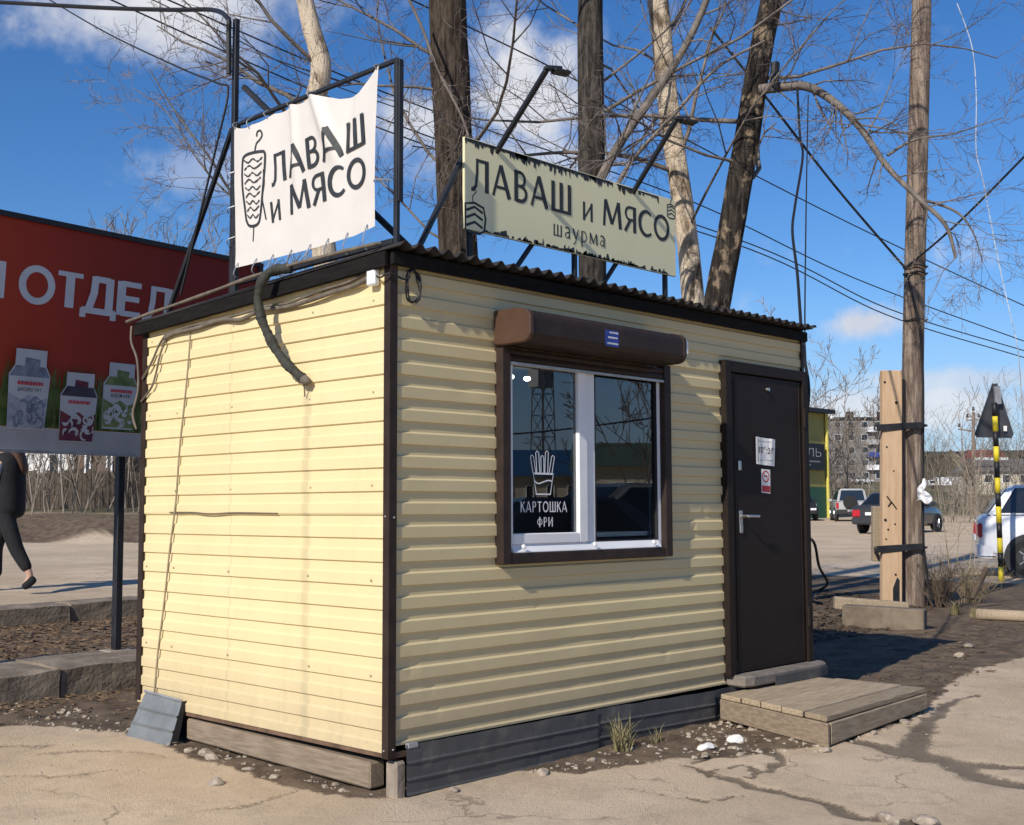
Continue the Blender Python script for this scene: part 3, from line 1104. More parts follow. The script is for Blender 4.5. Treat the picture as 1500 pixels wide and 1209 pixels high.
# ---- door
Dr = thing('door', None, None, (3.35, 0, .37))
Dr.parent = K
Dr.location = Vector((3.35, 0, .37))-ORG[K.name]
df = MB()
df.box(2.835, 2.905, -.052, .03, .365, 2.425)
df.box(3.815, 3.882, -.052, .03, .365, 2.425)
df.box(2.905, 3.815, -.050, .03, 2.352, 2.425)
df.build('door_frame', M_door, Dr, bevel=.004)
MB().box(2.912, 3.808, -.036, .02, .380, 2.345).build('door_leaf', M_door, Dr, bevel=.003)
em = MB()
em.tube([(2.945, -.037, .45), (2.945, -.037, 2.31)], .003, 5)
em.tube([(3.775, -.037, .45), (3.775, -.037, 2.31)], .003, 5)
em.build('door_crease', M_door, Dr)
hd = MB()
hd.box(2.985, 3.022, -.044, -.036, 1.325, 1.435)
hd.tube([(3.003, -.040, 1.398), (3.003, -.095, 1.398), (3.02, -.10, 1.398), (3.135, -.098, 1.396)], .010, 8)
hd.build('door_handle', M_steel, Dr, bevel=.002)
MB().box(2.985, 3.020, -.048, -.036, 1.285, 1.345).build('lock_plate', M_steel, Dr, bevel=.004)
MB().box(2.980, 3.013, -.048, -.036, 1.700, 1.765).build('lock_plate', M_steel, Dr, bevel=.004)
for z in (.62, 2.02):
    MB().tube([(3.812, -.058, z), (3.812, -.058, z+.14)], .011, 8).build('hinge', M_door, Dr)
MB().tube([(3.35, -.039, 2.262), (3.352, -.060, 2.262)], .012, 8).build('peephole', M_steel, Dr)
pp = MB()
pp.grid(lambda a, b_: (3.195+.235*a, -.0395-.006*math.sin(a*5+1)**2-.010*(b_*(a > .7)), 1.748+.185*b_-.012*a), 10, 8)
po = pp.build('opening_hours_notice', M_paper, Dr)
tx = MB()
pf = lambda u, v: (u, -.0520, v)
put_text(tx, 'Режим работы', pf, 3.225, 3.40, 1.893, 1.908)
put_text(tx, '10', pf, 3.222, 3.275, 1.822, 1.866, bold=.012)
put_text(tx, '00', pf, 3.278, 3.303, 1.850, 1.868)
stroke(tx, [(3.308, 1.846), (3.325, 1.846)], .007, pf)
put_text(tx, '21', pf, 3.333, 3.385, 1.818, 1.862, bold=.012)
put_text(tx, '00', pf, 3.388, 3.412, 1.846, 1.864)
put_text(tx, 'Без выходных', pf, 3.235, 3.395, 1.768, 1.781)
stroke(tx, [(3.210, 1.76), (3.212, 1.925)], .006, pf)
tx.build('notice_lettering', M_ink, Dr)
ns = MB()
ns.add([(3.262, -.0385, 1.555), (3.375, -.0385, 1.548), (3.377, -.0385, 1.712), (3.264, -.0385, 1.716)], [(0, 1, 2, 3)])
no_ = ns.build('no_smoking_sticker', M_paper, Dr)
rg = MB()
rf = lambda u, v: (u, -.0392, v)
stroke(rg, [(3.319+.040*math.cos(a*math.pi/10), 1.665+.036*math.sin(a*math.pi/10)) for a in range(20)], .010, rf, True)
stroke(rg, [(3.292, 1.690), (3.346, 1.640)], .008, lambda u, v: (u, -.0396, v))
rg.add([rf(3.268, 1.562), rf(3.372, 1.557), rf(3.372, 1.600), rf(3.268, 1.604)], [(0, 1, 2, 3)])
rg.build('red_print', M_red, Dr)
ck = MB()
stroke(ck, [(3.298, 1.668), (3.340, 1.666)], .010, lambda u, v: (u, -.0389, v))
ck.build('cigarette_print', M_ink, Dr)

# threshold slab, skirts, beams
th = MB()
pts = [(2.87, .04), (2.87, -.13), (2.95, -.155), (3.78, -.155), (3.90, -.14), (3.955, -.08), (3.955, .04)]
th.prism(pts, (0, 0, 0), (1, 0, 0), (0, 1, 0), .30, .372)
th.build('threshold_slab', mat('slab_concrete', (.15, .13, .11), .9, var=.25, scale=7, col2=(.24, .205, .17), bump=.5, bscale=45), K, bevel=.012)
td = MB()
td.prism([(3.2, -.158), (3.79, -.161), (3.905, -.146), (3.962, -.083), (3.958, -.08), (3.90, -.140), (3.78, -.157), (3.2, -.156)], (0, 0, 0), (1, 0, 0), (0, 1, 0), .285, .345)
td.build('threshold_edging', M_grey, K)


def skirt(x0, x1, zt0, zt1, zb0, zb1, y, seed):
    mb = MB()
    n = 26

    def fn(a, b_):
        x = x0+(x1-x0)*a
        zt, zb = zt0+(zt1-zt0)*a, zb0+(zb1-zb0)*a
        z = zb+(zt-zb)*b_
        zr = (zt-z)
        rib = 0.0
        for c in (.085, .165, .235):
            rib += .006*math.exp(-((zr-c)/.006)**2)
        wv = .010*(float(fbm(x*2.5+seed, z*2, 3, 51))-.5)+.006*(float(fbm(x*9, z*9, 2, 15))-.5)
        if b_ > .97:
            z += .010*(float(fbm(x*6+seed, 0, 3, 62))-.5)
        return (x, y-rib-wv, z)
    mb.grid(fn, n, 60)
    return mb.build('skirt_sheet', M_grey, K)


skirt(.065, 1.50, .322, .318, .062, .085, -.055, 1)
skirt(1.48, 2.66, .325, .298, .085, .095, -.048, 2)
skirt(2.60, 3.90, .300, .290, .10, .10, -.035, 4)
MB().box(.075, .14, -.058, -.035, .305, .330).build('bent_flap', M_galv, K, bevel=.003)
MB().box(.02, .09, -.030, .05, .04, .245).build('corner_block', M_conc, K, bevel=.012)
bb = MB()
bb.hexa([(.00, .14, .095), (.10, .14, .095), (.10, 1.80, .125), (.00, 1.80, .125)], [(.00, .14, .225), (.10, .14, .225), (.10, 1.80, .245), (.00, 1.80, .245)])
bb.build('foundation_beam', M_woody, K, bevel=.010)
MB().box(-.006, .10, -.015, 2.33, .262, .288).build('bottom_plate', mat('rusty_angle', (.14, .085, .055), .8, var=.3, scale=9), K)
MB().box(.12, 3.7, .10, 2.2, .0, .262).build('underfloor', M_dark, K)
# junction box and cable eye near the corner
MB().box(-.052, -.014, .065, .130, 2.555, 2.650).build('junction_box', M_pvc, K, bevel=.008)


# ------------------------------------------------------------------ white banner and its frame on the roof edge
BT = [(1.417, 3.668), (1.252, 3.635), (1.096, 3.665), (.864, 3.672), (.66, 3.672), (.453, 3.606), (.30, 3.602), (.125, 3.70)]
BB = [(1.395, 2.836), (.90, 2.838), (.60, 2.84), (.308, 2.85), (.145, 2.873)]


def banner_x(y, z):
    """folds of the cloth"""
    s = (1.42-y)
    d = .016*math.sin(s*9+.6)*smooth01(2.9, 3.6, z)*.8
    d += .034*math.exp(-((y-(.62-(3.62-z)*.42))/.045)**2)*smooth01(3.15, 3.5, z)
    d += .022*math.exp(-((y-(.86-(3.62-z)*.10))/.03)**2)*smooth01(3.0, 3.5, z)
    d -= .030*math.exp(-((y-(.40+(3.55-z)*.15))/.06)**2)*smooth01(3.1, 3.5, z)
    d += .016*(float(fbm(y*4, z*3, 3, 8))-.5)
    d += .020*smooth01(.35, .10, y)*math.sin((z-2.85)*3.5)
    return .020-d


def banner_pt(a, b_):
    y0 = np.interp(a, np.linspace(0, 1, 41), [0]*41)
    yt = 1.417+(.125-1.417)*a
    yb = 1.395+(.145-1.395)*a
    zt = float(np.interp(-yt, [-p[0] for p in BT], [p[1] for p in BT]))
    zt -= .012*abs(math.sin(a*math.pi*7))*(a < .6)
    zb = float(np.interp(-yb, [-p[0] for p in BB], [p[1] for p in BB]))
    bulge = -.012*math.sin(b_*math.pi)*smooth01(.85, 1, a)
    y, z = yb+(yt-yb)*b_+float(bulge), zb+(zt-zb)*b_
    return Vector((banner_x(y, z), y, z))


M_ban = mat('banner_vinyl', (.64, .60, .545), .55, var=.05, scale=3, col2=(.68, .64, .59))
M_print = mat('charcoal_print', (.030, .034, .036), .6, var=.2, scale=20)
BN = thing('banner', 'white vinyl banner with a wrap drawing laced to a black roof frame', 'banner', (.03, .75, 2.84))
bm_ = MB()
bm_.grid(lambda a, b_: banner_pt(a, b_), 90, 60)
bc = bm_.build('cloth', M_ban, BN, smooth=True)
lt = MB()
bfn = lambda u, v, k=0: Vector((banner_x(u, v)-.0035-.0003*k, u, v))


def dense(pts, n=6):
    out = []
    for i in range(len(pts)-1):
        for k in range(n):
            t_ = k/n
            out.append((pts[i][0]*(1-t_)+pts[i+1][0]*t_, pts[i][1]*(1-t_)+pts[i+1][1]*t_))
    out.append(pts[-1])
    return out


_st = stroke


def stroke(mb, pts, wd, fn, closed=False):      # long straight strokes are divided so that they follow the folds
    if not closed and len(pts) == 2 and not isinstance(wd, list):
        pts = dense(pts)
    _st(mb, pts, wd, fn, closed)


lean = lambda v0: (lambda u, v, k=0: bfn(u+.16*(v-v0), v, k))
brush(lt, 'ЛАВАШ', lean(3.28), 1.052, .205, (3.252, 3.312), (3.428, 3.482), gap=.15)
lt.build('lettering', M_print, BN)
lt = MB()
brush(lt, 'И', lean(3.04), 1.043, .955, (3.040, 3.046), (3.160, 3.166))
lt.build('lettering', M_print, BN)
lt = MB()
brush(lt, 'МЯСО', lean(3.08), .868, .190, (3.055, 3.098), (3.222, 3.256), gap=.12)
lt.build('lettering', M_print, BN)
ic = MB()
# wrapped roll on a skewer
body = [(1.290, 3.10), (1.265, 3.065), (1.22, 3.052), (1.175, 3.06), (1.155, 3.10), (1.130, 3.25), (1.112, 3.40), (1.115, 3.455), (1.15, 3.468), (1.24, 3.474), (1.295, 3.468), (1.315, 3.44), (1.318, 3.33), (1.305, 3.20)]
_st(ic, [tuple(p) for p in spline([Vector(p) for p in body+[body[0]]], 4)][:-1], .016, bfn, True)
_st(ic, [tuple(p) for p in spline([Vector(p) for p in [(1.20, 3.475), (1.185, 3.52), (1.16, 3.535), (1.14, 3.56), (1.155, 3.59), (1.18, 3.585), (1.182, 3.56)]], 4)], .011, bfn)
_st(ic, dense([(1.215, 3.05), (1.222, 2.965)]), .008, bfn)
zz = 3.445
side_ = 0
kk = 2
while zz > 3.09:
    l_ = float(np.interp(zz, [3.1, 3.45], [1.285, 1.312]))-.012
    r_ = float(np.interp(zz, [3.1, 3.45], [1.160, 1.120]))+.012
    pts = [(l_, zz), (l_+(r_-l_)*.25, zz-.022), (l_+(r_-l_)*.5, zz-.006), (l_+(r_-l_)*.75, zz-.03), (r_, zz-.012)]
    if side_:
        pts = [(l_, zz-.02), (l_+(r_-l_)*.3, zz), (l_+(r_-l_)*.6, zz-.026), (r_, zz-.004)]
    q = [tuple(p) for p in spline([Vector(p) for p in pts], 3)]
    _st(ic, q, [.003+.008*abs(math.sin(i*1.7+kk)) for i in range(len(q))], lambda u, v, k=kk: bfn(u, v, k % 6))
    zz -= .040
    side_ ^= 1
    kk += 1
_st(ic, [tuple(p) for p in spline([Vector(p) for p in [(1.125, 3.36), (1.118, 3.28), (1.135, 3.20), (1.12, 3.14), (1.098, 3.07)]], 4)], .010, lambda u, v: bfn(u, v, 3))
ic.build('wrap_drawing', M_print, BN)
for (y, z, y2, z2, x2) in [(1.40, 3.655, 1.41, 3.70, .06), (1.25, 3.62, 1.255, 3.70, .06), (1.10, 3.652, 1.105, 3.70, .06), (.87, 3.66, .87, 3.70, .06), (.66, 3.66, .66, 3.70, .06), (.135, 3.685, .13, 3.71, .06),
                           (1.405, 3.40, 1.475, 3.375, .05), (1.402, 3.20, 1.475, 3.17, .05), (1.40, 3.02, 1.475, 2.985, .05),
                           (1.36, 2.86, 1.37, 2.775, .045), (1.18, 2.86, 1.19, 2.77, .045), (1.02, 2.86, 1.025, 2.77, .045), (.85, 2.86, .855, 2.765, .045), (.68, 2.865, .685, 2.765, .045), (.52, 2.87, .525, 2.765, .045), (.36, 2.875, .365, 2.76, .045), (.20, 2.89, .205, 2.76, .045), (.135, 3.10, .03, 3.09, .05)]:
    mbt = MB()
    x0 = banner_x(y, z)-.004
    p0, p2 = Vector((x0, y, z)), Vector((x2-.03, y2, z2))
    mid = (p0+p2)/2+Vector((-.025, .004, -.02 if z < 3 else 0))
    mbt.tube(spline([p0, mid, p2], 4), .0035, 5)
    mbt.build('lace', M_galv, BN)
FRM = thing('roof_scaffold', 'black welded tube scaffold standing on the roof edge behind the white banner', 'scaffold', (.05, .75, 2.7))
def tubebar(name, p, q, w_=.035, m=None, par=FRM):
    return MB().bar(p, q, w_, w_).build(name, m or M_iron, par, bevel=.003)
tubebar('post', (.055, 1.478, 2.66), (.055, 1.478, 4.345), .032)
tubebar('post', (.045, 1.435, 2.66), (.045, 1.435, 3.70), .030)
tubebar('post', (.055, .022, 2.74), (.055, .022, 3.715), .026)
MB().box(.045, .075, -.006, .006, 2.98, 3.71).build('post_flat', M_iron, FRM, bevel=.002)
tubebar('rail', (.055, 1.42, 3.70), (.055, .02, 3.712), .022)
tubebar('rail', (.055, 1.42, 2.76), (.055, .04, 2.785), .030)
tubebar('brace', (.06, 1.51, 3.69), (.06, 2.19, 2.672), .026)
tubebar('brace', (.08, 1.43, 3.93), (.30, .14, 2.765), .030)

# ------------------------------------------------------------------ long sign over the front
M_sgn = mat('sign_panel', (.76, .715, .44), .5, var=.05, scale=3, col2=(.80, .755, .48))
SX0, SX1, SZ0, SZ1, SY = .650, 2.580, 2.968, 3.478, .150
SG = thing('sign_board', 'long pale olive sign with dark jagged edging propped over the front of the roof', 'sign', (1.6, SY, 2.75))
MB().box(SX0, SX1, SY, SY+.018, SZ0, SZ1).build('panel', M_sgn, SG, bevel=.002)
sfn2 = lambda u, v, k=0: Vector((u, SY-.0008-.00015*k, v))
lt = MB()
brush(lt, 'ЛАВАШ', sfn2, .700, 1.533, 3.192, 3.374, gap=.16)
lt.build('lettering', M_print, SG)
lt = MB()
brush(lt, 'И', sfn2, 1.640, 1.732, 3.186, 3.300)
lt.build('lettering', M_print, SG)
lt = MB()
brush(lt, 'МЯСО', sfn2, 1.830, 2.512, 3.186, 3.352, gap=.12)
lt.build('lettering', M_print, SG)
lt = MB()
brush(lt, 'шаурма', sfn2, 1.372, 1.848, 3.048, 3.118, gap=.24, fat=.9)
lt.build('lettering', M_print, SG)
bd = MB()
rb = random.Random(3)


def ragged(z_edge, sgn, u0, u1, lo, hi, dens):
    u = u0
    while u < u1:
        w_ = rb.uniform(.010, .045)
        if rb.random() < dens(u):
            h = rb.uniform(lo, hi)*rb.choice((.4, .7, .9))
            bd.add([sfn2(u, z_edge, 2), sfn2(min(u+w_, u1), z_edge, 2), sfn2(u+w_*rb.uniform(.5, .9), z_edge-sgn*h, 2), sfn2(u+w_*rb.uniform(0, .4), z_edge-sgn*h*rb.uniform(.5, 1), 2)], [(0, 1, 2, 3) if sgn < 0 else (3, 2, 1, 0)])
        u += w_*.72


bd.add([sfn2(SX0, SZ1-.004), sfn2(1.9, SZ1-.004), sfn2(1.9, SZ1-.022), sfn2(SX0, SZ1-.022)], [(3, 2, 1, 0)])
ragged(SZ1-.006, 1, SX0, 1.15, .02, .07, lambda u: .95)
ragged(SZ1-.0065, 1, 1.05, 1.75, .025, .08, lambda u: .98)
ragged(SZ1-.007, 1, 1.70, 2.40, .025, .085, lambda u: .7)
ragged(SZ0+.004, -1, .80, 2.55, .012, .050, lambda u: .45+.5*float(vnoise(u*7, 0, 4)))
ragged(SZ0+.003, -1, 1.1, 2.2, .010, .035, lambda u: .8)
tag(bd.build('jagged_print', M_print, SG), kind='stuff')
# two little wraps in the corners
for cx, cz, sc, clipv in ((.725, 3.045, 1.25, False), (2.535, 3.40, .7, True)):
    bd = MB()
    q = [(-.062, -.062), (-.062, .05), (0, .062), (.055, .048), (.068, 0), (.060, -.055), (.03, -.072), (-.03, -.072)]
    q = [(max(SX0+.004, cx+a*sc), cz+b_*sc) for a, b_ in q]
    _st(bd, q, .010*sc+.002, lambda u, v: sfn2(u, v, 3), True)
    for r_ in (-.035, 0, .032):
        _st(bd, [(max(SX0+.004, cx-.05*sc), cz+(r_-.01)*sc), (cx, cz+(r_+.012)*sc), (cx+.05*sc, cz+(r_-.008)*sc)], .012*sc, lambda u, v: sfn2(u, v, 4))
    _st(bd, [(cx-.01*sc, cz+.06*sc), (cx-.012*sc, cz+.09*sc), (cx+.012*sc, cz+.115*sc), (cx-.005*sc, cz+.135*sc), (cx-.02*sc, cz+.12*sc)], .007, lambda u, v: sfn2(u, v, 4))
    bd.build('wrap_drawing', M_print, SG)
def sbar(name, p, q, w_=.03):
    return MB().bar(p, q, w_, w_).build(name, M_iron, SG, bevel=.003)
sbar('rail', (SX0+.02, SY+.036, SZ1-.03), (SX1-.02, SY+.036, SZ1-.03))
sbar('rail', (SX0+.02, SY+.036, SZ0+.03), (SX1-.02, SY+.036, SZ0+.03))
for x in (.72, 1.60, 2.505):
    sbar('leg', (x, SY+.036, 2.722), (x, SY+.036, SZ0+.015), .028)
sbar('brace', (.22, .06, 2.755), (.70, .205, 3.40), .026)
sbar('brace', (1.03, .20, 2.735), (1.52, .205, 3.30), .024)
sbar('brace', (1.80, .20, 2.735), (2.3, .205, 3.30), .024)
for bx_, tipx in ((.905, .815), (2.14, 1.975)):
    L = thing('sign_lamp', None, None, (bx_, .16, 3.46))
    L.parent = SG
    L.location = Vector((bx_, .16, 3.46))-ORG[SG.name]
    MB().bar((bx_, .165, 3.44), (tipx, -.305, 3.775), .026, .026).build('lamp_arm', M_iron, L, bevel=.003)
    hdm = MB()
    hdm.bar((tipx-.01, -.30, 3.785), (tipx+.075, -.345, 3.790), .045, .022)
    hdm.bar((tipx+.03, -.325, 3.775), (tipx+.115, -.365, 3.768), .07, .016)
    hdm.build('lamp_head', M_iron, L, bevel=.004)

# ------------------------------------------------------------------ pipes and cables on the side wall
H = thing('wrapped_hose', 'thick grey-green wrapped hose drooping from the roof edge over the cream wall', 'hose', (-.06, .8, 2.15))
hp = spline([(-.045, .76, 2.735), (-.10, .84, 2.73), (-.145, .875, 2.68), (-.15, .915, 2.585), (-.14, .90, 2.48), (-.125, .86, 2.39), (-.105, .81, 2.30), (-.085, .75, 2.225), (-.065, .68, 2.165), (-.05, .645, 2.135)], 10)
hr = [.026+.0014*math.sin(i*1.9)+.0025*math.sin(i*.37)+random.uniform(-.001, .001) for i in range(len(hp))]
M_hose = mat('tape_wrapped', (.024, .025, .020), .8, var=.3, scale=30, col2=(.055, .054, .043), bump=.3, bscale=70)
MB().tube(hp, hr, 12).build('hose_body', M_hose, H, smooth=True)
MB().tube([hp[-1], Vector((-.04, .615, 2.115)), Vector((-.03, .60, 2.12))], [.027, .022, .012], 10).build('hose_end', M_cable_g, H, smooth=True)
MB().tube([(-.04, .65, 2.12), (-.035, .648, 2.07), (-.03, .652, 2.04)], .004, 6).build('drain_tube', M_cable_g, H)
for i in (22, 40, 55):
    MB().tube([hp[i], hp[i+1]], .030, 12).build('tape_band', M_hose, H)
pr_ = spline([(-.075, 2.46, 2.63), (-.078, 2.2, 2.648), (-.075, 1.6, 2.69), (-.078, 1.1, 2.728), (-.07, .78, 2.745), (-.078, .4, 2.748), (-.07, .12, 2.752), (-.02, .05, 2.765)], 8)
tag(MB().tube(pr_, [.010+.0015*math.sin(i*.9) for i in range(len(pr_))], 9).build('conduit', M_cable_g, org=(0, 1.2, 2.6), smooth=True), 'grey conduit lying along the dark roof edge above the cream side wall', 'conduit')
def cable(name, label, pts, r, m, cat='cable', n=8, seg=6, group=None):
    o = MB().tube(spline(pts, n), r, seg).build(name, m, org=pts[0], smooth=True)
    return tag(o, label, cat, group)
cable('cable', 'thicker grey cable sagging from the white junction box along the top of the cream wall', [(-.03, .135, 2.60), (-.032, .25, 2.575), (-.03, .42, 2.565), (-.034, .62, 2.545), (-.032, .85, 2.535), (-.036, 1.05, 2.545), (-.034, 1.25, 2.515), (-.032, 1.45, 2.535), (-.034, 1.7, 2.515), (-.03, 1.95, 2.51), (-.028, 2.08, 2.49)], .0125, M_cable_g)
cable('cable', 'thin grey cable running just above the thicker one on the cream wall', [(-.03, .135, 2.635), (-.03, .30, 2.60), (-.03, .5, 2.588), (-.03, .8, 2.556), (-.03, 1.0, 2.562), (-.03, 1.3, 2.545), (-.03, 1.6, 2.54), (-.03, 2.0, 2.52), (-.03, 2.12, 2.47), (-.03, 2.22, 2.36), (-.03, 2.33, 2.26)], .0075, M_cable_g)
cable('cable', 'short crooked cable dropping at the far end of the cream wall', [(-.028, 2.06, 2.49), (-.03, 2.12, 2.40), (-.03, 2.17, 2.28), (-.03, 2.22, 2.20), (-.03, 2.34, 2.12)], .007, M_cable_g)
cable('cable', 'thin tan strand standing in for the cast shadow of a wire down the cream side wall', [(-.018, 1.80, 2.52), (-.018, 1.815, 2.35), (-.018, 1.85, 2.1), (-.018, 1.90, 1.8), (-.018, 1.93, 1.5), (-.018, 1.99, 1.2), (-.018, 2.04, .9), (-.018, 2.10, .6), (-.018, 2.13, .36)], .0055, mat('wire_shadow_tan', (.30, .24, .155), .7))  # a wire's cast shadow on the wall, drawn as a thin darker tan tube
cable('cable', 'pale cable looped down the far back corner of the kiosk', [(-.06, 2.42, 2.60), (-.06, 2.42, 2.50), (-.045, 2.37, 2.38), (-.04, 2.36, 2.2), (-.05, 2.40, 2.05), (-.04, 2.37, 1.95)], .008, M_cable_g)
# coil of wire under the eaves at the near corner
cl = []
for i in range(70):
    a = i*.42
    cl.append((.115+.045*math.cos(a)*(1+.1*math.sin(i)), -.035-.012*math.sin(i*.9), 2.555+.085*math.sin(a)*(1+.08*math.cos(i*1.3))))
tag(MB().tube(cl, .0035, 5).build('wire_coil', M_cable_k, org=(.115, -.035, 2.5)), 'tangled coil of black wire under the eaves beside the corner trim', 'wire coil')
cable('cable', 'short black lead crossing the corner trim into the wire coil', [(-.035, .065, 2.60), (-.05, .02, 2.585), (-.035, -.035, 2.60), (.05, -.045, 2.58), (.09, -.04, 2.60)], .005, M_cable_k)


# ------------------------------------------------------------------ plank step by the door
PF = thing('wooden_step', 'low weathered plank step in front of the dark door', 'step', (3.15, -.5, .12))
A_, B_, C_, D_ = Vector((2.66, -.09, .285)), Vector((2.40, -.98, .275)), Vector((3.82, -.90, .275)), Vector((3.76, -.11, .285))


def quadpt(s, t_, z=0):
    p = (A_*(1-s)+D_*s)*(1-t_)+(B_*(1-s)+C_*s)*t_
    return Vector((p.x, p.y, p.z+z))


cuts = [0, .21, .40, .60, .80, 1.0]
for i in range(5):
    g = .006
    t0, t1 = cuts[i]+g, cuts[i+1]-g
    e0, e1 = random.uniform(-.008, .004), random.uniform(-.004, .008)
    zt = random.uniform(-.004, .004)
    MB().hexa([quadpt(e0, t1, -.032), quadpt(1+e1, t1, -.032), quadpt(1+e1, t0, -.032), quadpt(e0, t0, -.032)],
              [quadpt(e0, t1, zt), quadpt(1+e1, t1, zt), quadpt(1+e1, t0, zt), quadpt(e0, t0, zt)]).build('plank', M_wood, PF, bevel=.004)
dn = lambda p, z: Vector((p.x, p.y, z))
fd = (C_-B_).normalized()
ld = (A_-B_).normalized()
MB().hexa([dn(B_+fd*.03-ld*.012, .115), dn(C_-ld*.012, .145), dn(C_+ld*.02, .145), dn(B_+fd*.03+ld*.02, .115)],
          [dn(B_+fd*.03-ld*.012, .236), dn(C_-ld*.012, .238), dn(C_+ld*.02, .238), dn(B_+fd*.03+ld*.02, .236)]).build('front_board', M_wood, PF, bevel=.004)
MB().hexa([dn(B_-fd*.012-ld*.012, .105), dn(B_+fd*.016-ld*.012, .105), dn(A_+fd*.016, .13), dn(A_-fd*.012, .13)],
          [dn(B_-fd*.012-ld*.012, .238), dn(B_+fd*.016-ld*.012, .238), dn(A_+fd*.016, .250), dn(A_-fd*.012, .250)]).build('side_board', M_woody, PF, bevel=.004)
for p in (A_+fd*.06-ld*.05, D_-fd*.08-ld*.05, C_-fd*.06+ld*.06):
    MB().box(p.x-.03, p.x+.03, p.y-.03, p.y+.03, .06, .245).build('leg', M_wood, PF, bevel=.005)

# ------------------------------------------------------------------ offcut of grey sheet leaning on the beam
LP = thing('sheet_offcut', 'small grey ribbed metal offcut leaning against the corner of the cream wall', 'metal sheet', (-.10, 1.95, .1))
P0, P1, P2, P3 = Vector((-.125, 1.775, .095)), Vector((-.16, 2.215, .095)), Vector((-.045, 2.185, .365)), Vector((-.030, 1.80, .345))


def off(a, b_):
    p = (P0*(1-a)+P1*a)*(1-b_)+(P3*(1-a)+P2*a)*b_
    rib = sum(.010*math.exp(-((b_-c)/.02)**2) for c in (.34, .66))
    return p+Vector((-.9, 0, .4))*rib+Vector((.003*math.sin(a*9), 0, 0))


MB().grid(off, 12, 50).build('sheet', M_greyl, LP)
hm = MB()
hm.tube([P3+Vector((-.004, -.003, .003)), P2+Vector((-.004, .003, .003))], .008, 6)
hm.build('top_hem', M_galv, LP)
hm = MB()
hm.hexa([P0+Vector((.0, -.004, 0)), P0+Vector((.05, -.004, 0)), P0+Vector((.05, 0, 0)), P0], [P3+Vector((.0, -.004, 0)), P3+Vector((.03, -.004, 0)), P3+Vector((.03, 0, 0)), P3])
hm.build('bent_edge', M_iron, LP)

# ------------------------------------------------------------------ concrete kerbs on the left
def kerb(x0, x1, y0, y1, z0, z1, label, seed, m=None):
    mb = MB()
    nx_, ny_, nz_ = 30, 8, 5

    def P(x, y, z):
        k = .018
        return (x+k*(float(fbm(y*6+seed, z*6, 3, 3))-.5), y+k*1.6*(float(fbm(x*5+seed, z*7, 4, 5))-.5), z+k*1.5*(float(fbm(x*4+seed, y*6, 4, 9))-.5)-(.02*smooth01(.06, 0, y-y0)*float(vnoise(x*9, seed, 2))))
    X_ = lambda a: x0+(x1-x0)*a
    Y_ = lambda a: y0+(y1-y0)*a
    Z_ = lambda a: z0+(z1-z0)*a
    mb.grid(lambda a, b_: P(X_(a), y0, Z_(b_)), nx_, nz_)
    mb.grid(lambda a, b_: P(X_(a), Y_(b_), z1), nx_, ny_)
    mb.grid(lambda a, b_: P(x1, Y_(a), Z_(b_)), ny_, nz_)
    mb.grid(lambda a, b_: P(x0, Y_(1-a), Z_(b_)), ny_, nz_)
    o = mb.build('concrete_kerb', m or M_kerb, org=((x0+x1)/2, (y0+y1)/2, z0), smooth=False)
    bm2 = bmesh.new()
    bm2.from_mesh(o.data)
    bmesh.ops.remove_doubles(bm2, verts=bm2.verts, dist=.0005)
    bmesh.ops.recalc_face_normals(bm2, faces=bm2.faces)
    bm2.to_mesh(o.data)
    bm2.free()
    return tag(o, label, 'kerb', 'concrete kerbs beside the road')


M_kerb = mat('old_kerb_concrete', (.16, .125, .09), .92, var=.3, scale=5, col2=(.30, .24, .175), bump=.9, bscale=35)
kerb(-2.6, .22, 3.84, 4.72, .0, .320, 'near concrete kerb slab at the left edge of the photo', 1)
kerb(.235, 2.6, 3.85, 4.66, .0, .335, 'near concrete kerb slab under the dark billboard post', 2)
kerb(-2.0, 2.2, 7.72, 8.15, .2, .465, 'far low kerb of the road, left stretch behind the leaf litter', 3)
kerb(2.215, 5.2, 7.74, 8.17, .2, .475, 'far low kerb of the road, right stretch meeting the cream wall', 4)

# ------------------------------------------------------------------ red billboard
BY, BTILT = 4.42, rad(6)
BR = thing('billboard', 'large red billboard with white lettering and milk cartons on dark posts', 'billboard', (.5, 4.45, .3))
bu = Vector((math.cos(rad(6)), math.sin(rad(6)), 0))
bv = Vector((0, -math.sin(BTILT), math.cos(BTILT)))
bn = bu.cross(bv)                                   # towards the camera side
BO = Vector((.0, BY, 1.93))
bfun = lambda u, v, k=0: BO+bu*u+bv*v+bn*(.003+.0012*k)
U0, U1, V1 = -2.6, 2.30, 1.69


def red_mat():
    mt = bpy.data.materials.new('billboard_print')
    mt.use_nodes = True
    t = NT(mt.node_tree)
    tcn = t.n('ShaderNodeTexCoord')
    sp = t.n('ShaderNodeSeparateXYZ')
    t.l(tcn.outputs['Object'], sp.inputs[0])
    n1 = t.noise(tcn.outputs['Object'], 1.6, 4)
    # red fading to orange towards the lower left, grass band at the foot
    g = t.m('ADD', t.m('MULTIPLY', sp.outputs[0], -.32), t.m('MULTIPLY', sp.outputs[2], -.12))
    c = t.mix(t.ramp(t.m('ADD', g, t.m('MULTIPLY', n1, .12)), -.75, .25), (.21, .018, .013), (.50, .055, .020))
    b = t.n('ShaderNodeBsdfPrincipled')
    t.l(c, b.inputs['Base Color'])
    b.inputs['Roughness'].default_value = .55
    b.inputs['Specular IOR Level'].default_value = .25
    o = t.n('ShaderNodeOutputMaterial')
    t.l(b.outputs[0], o.inputs[0])
    return mt


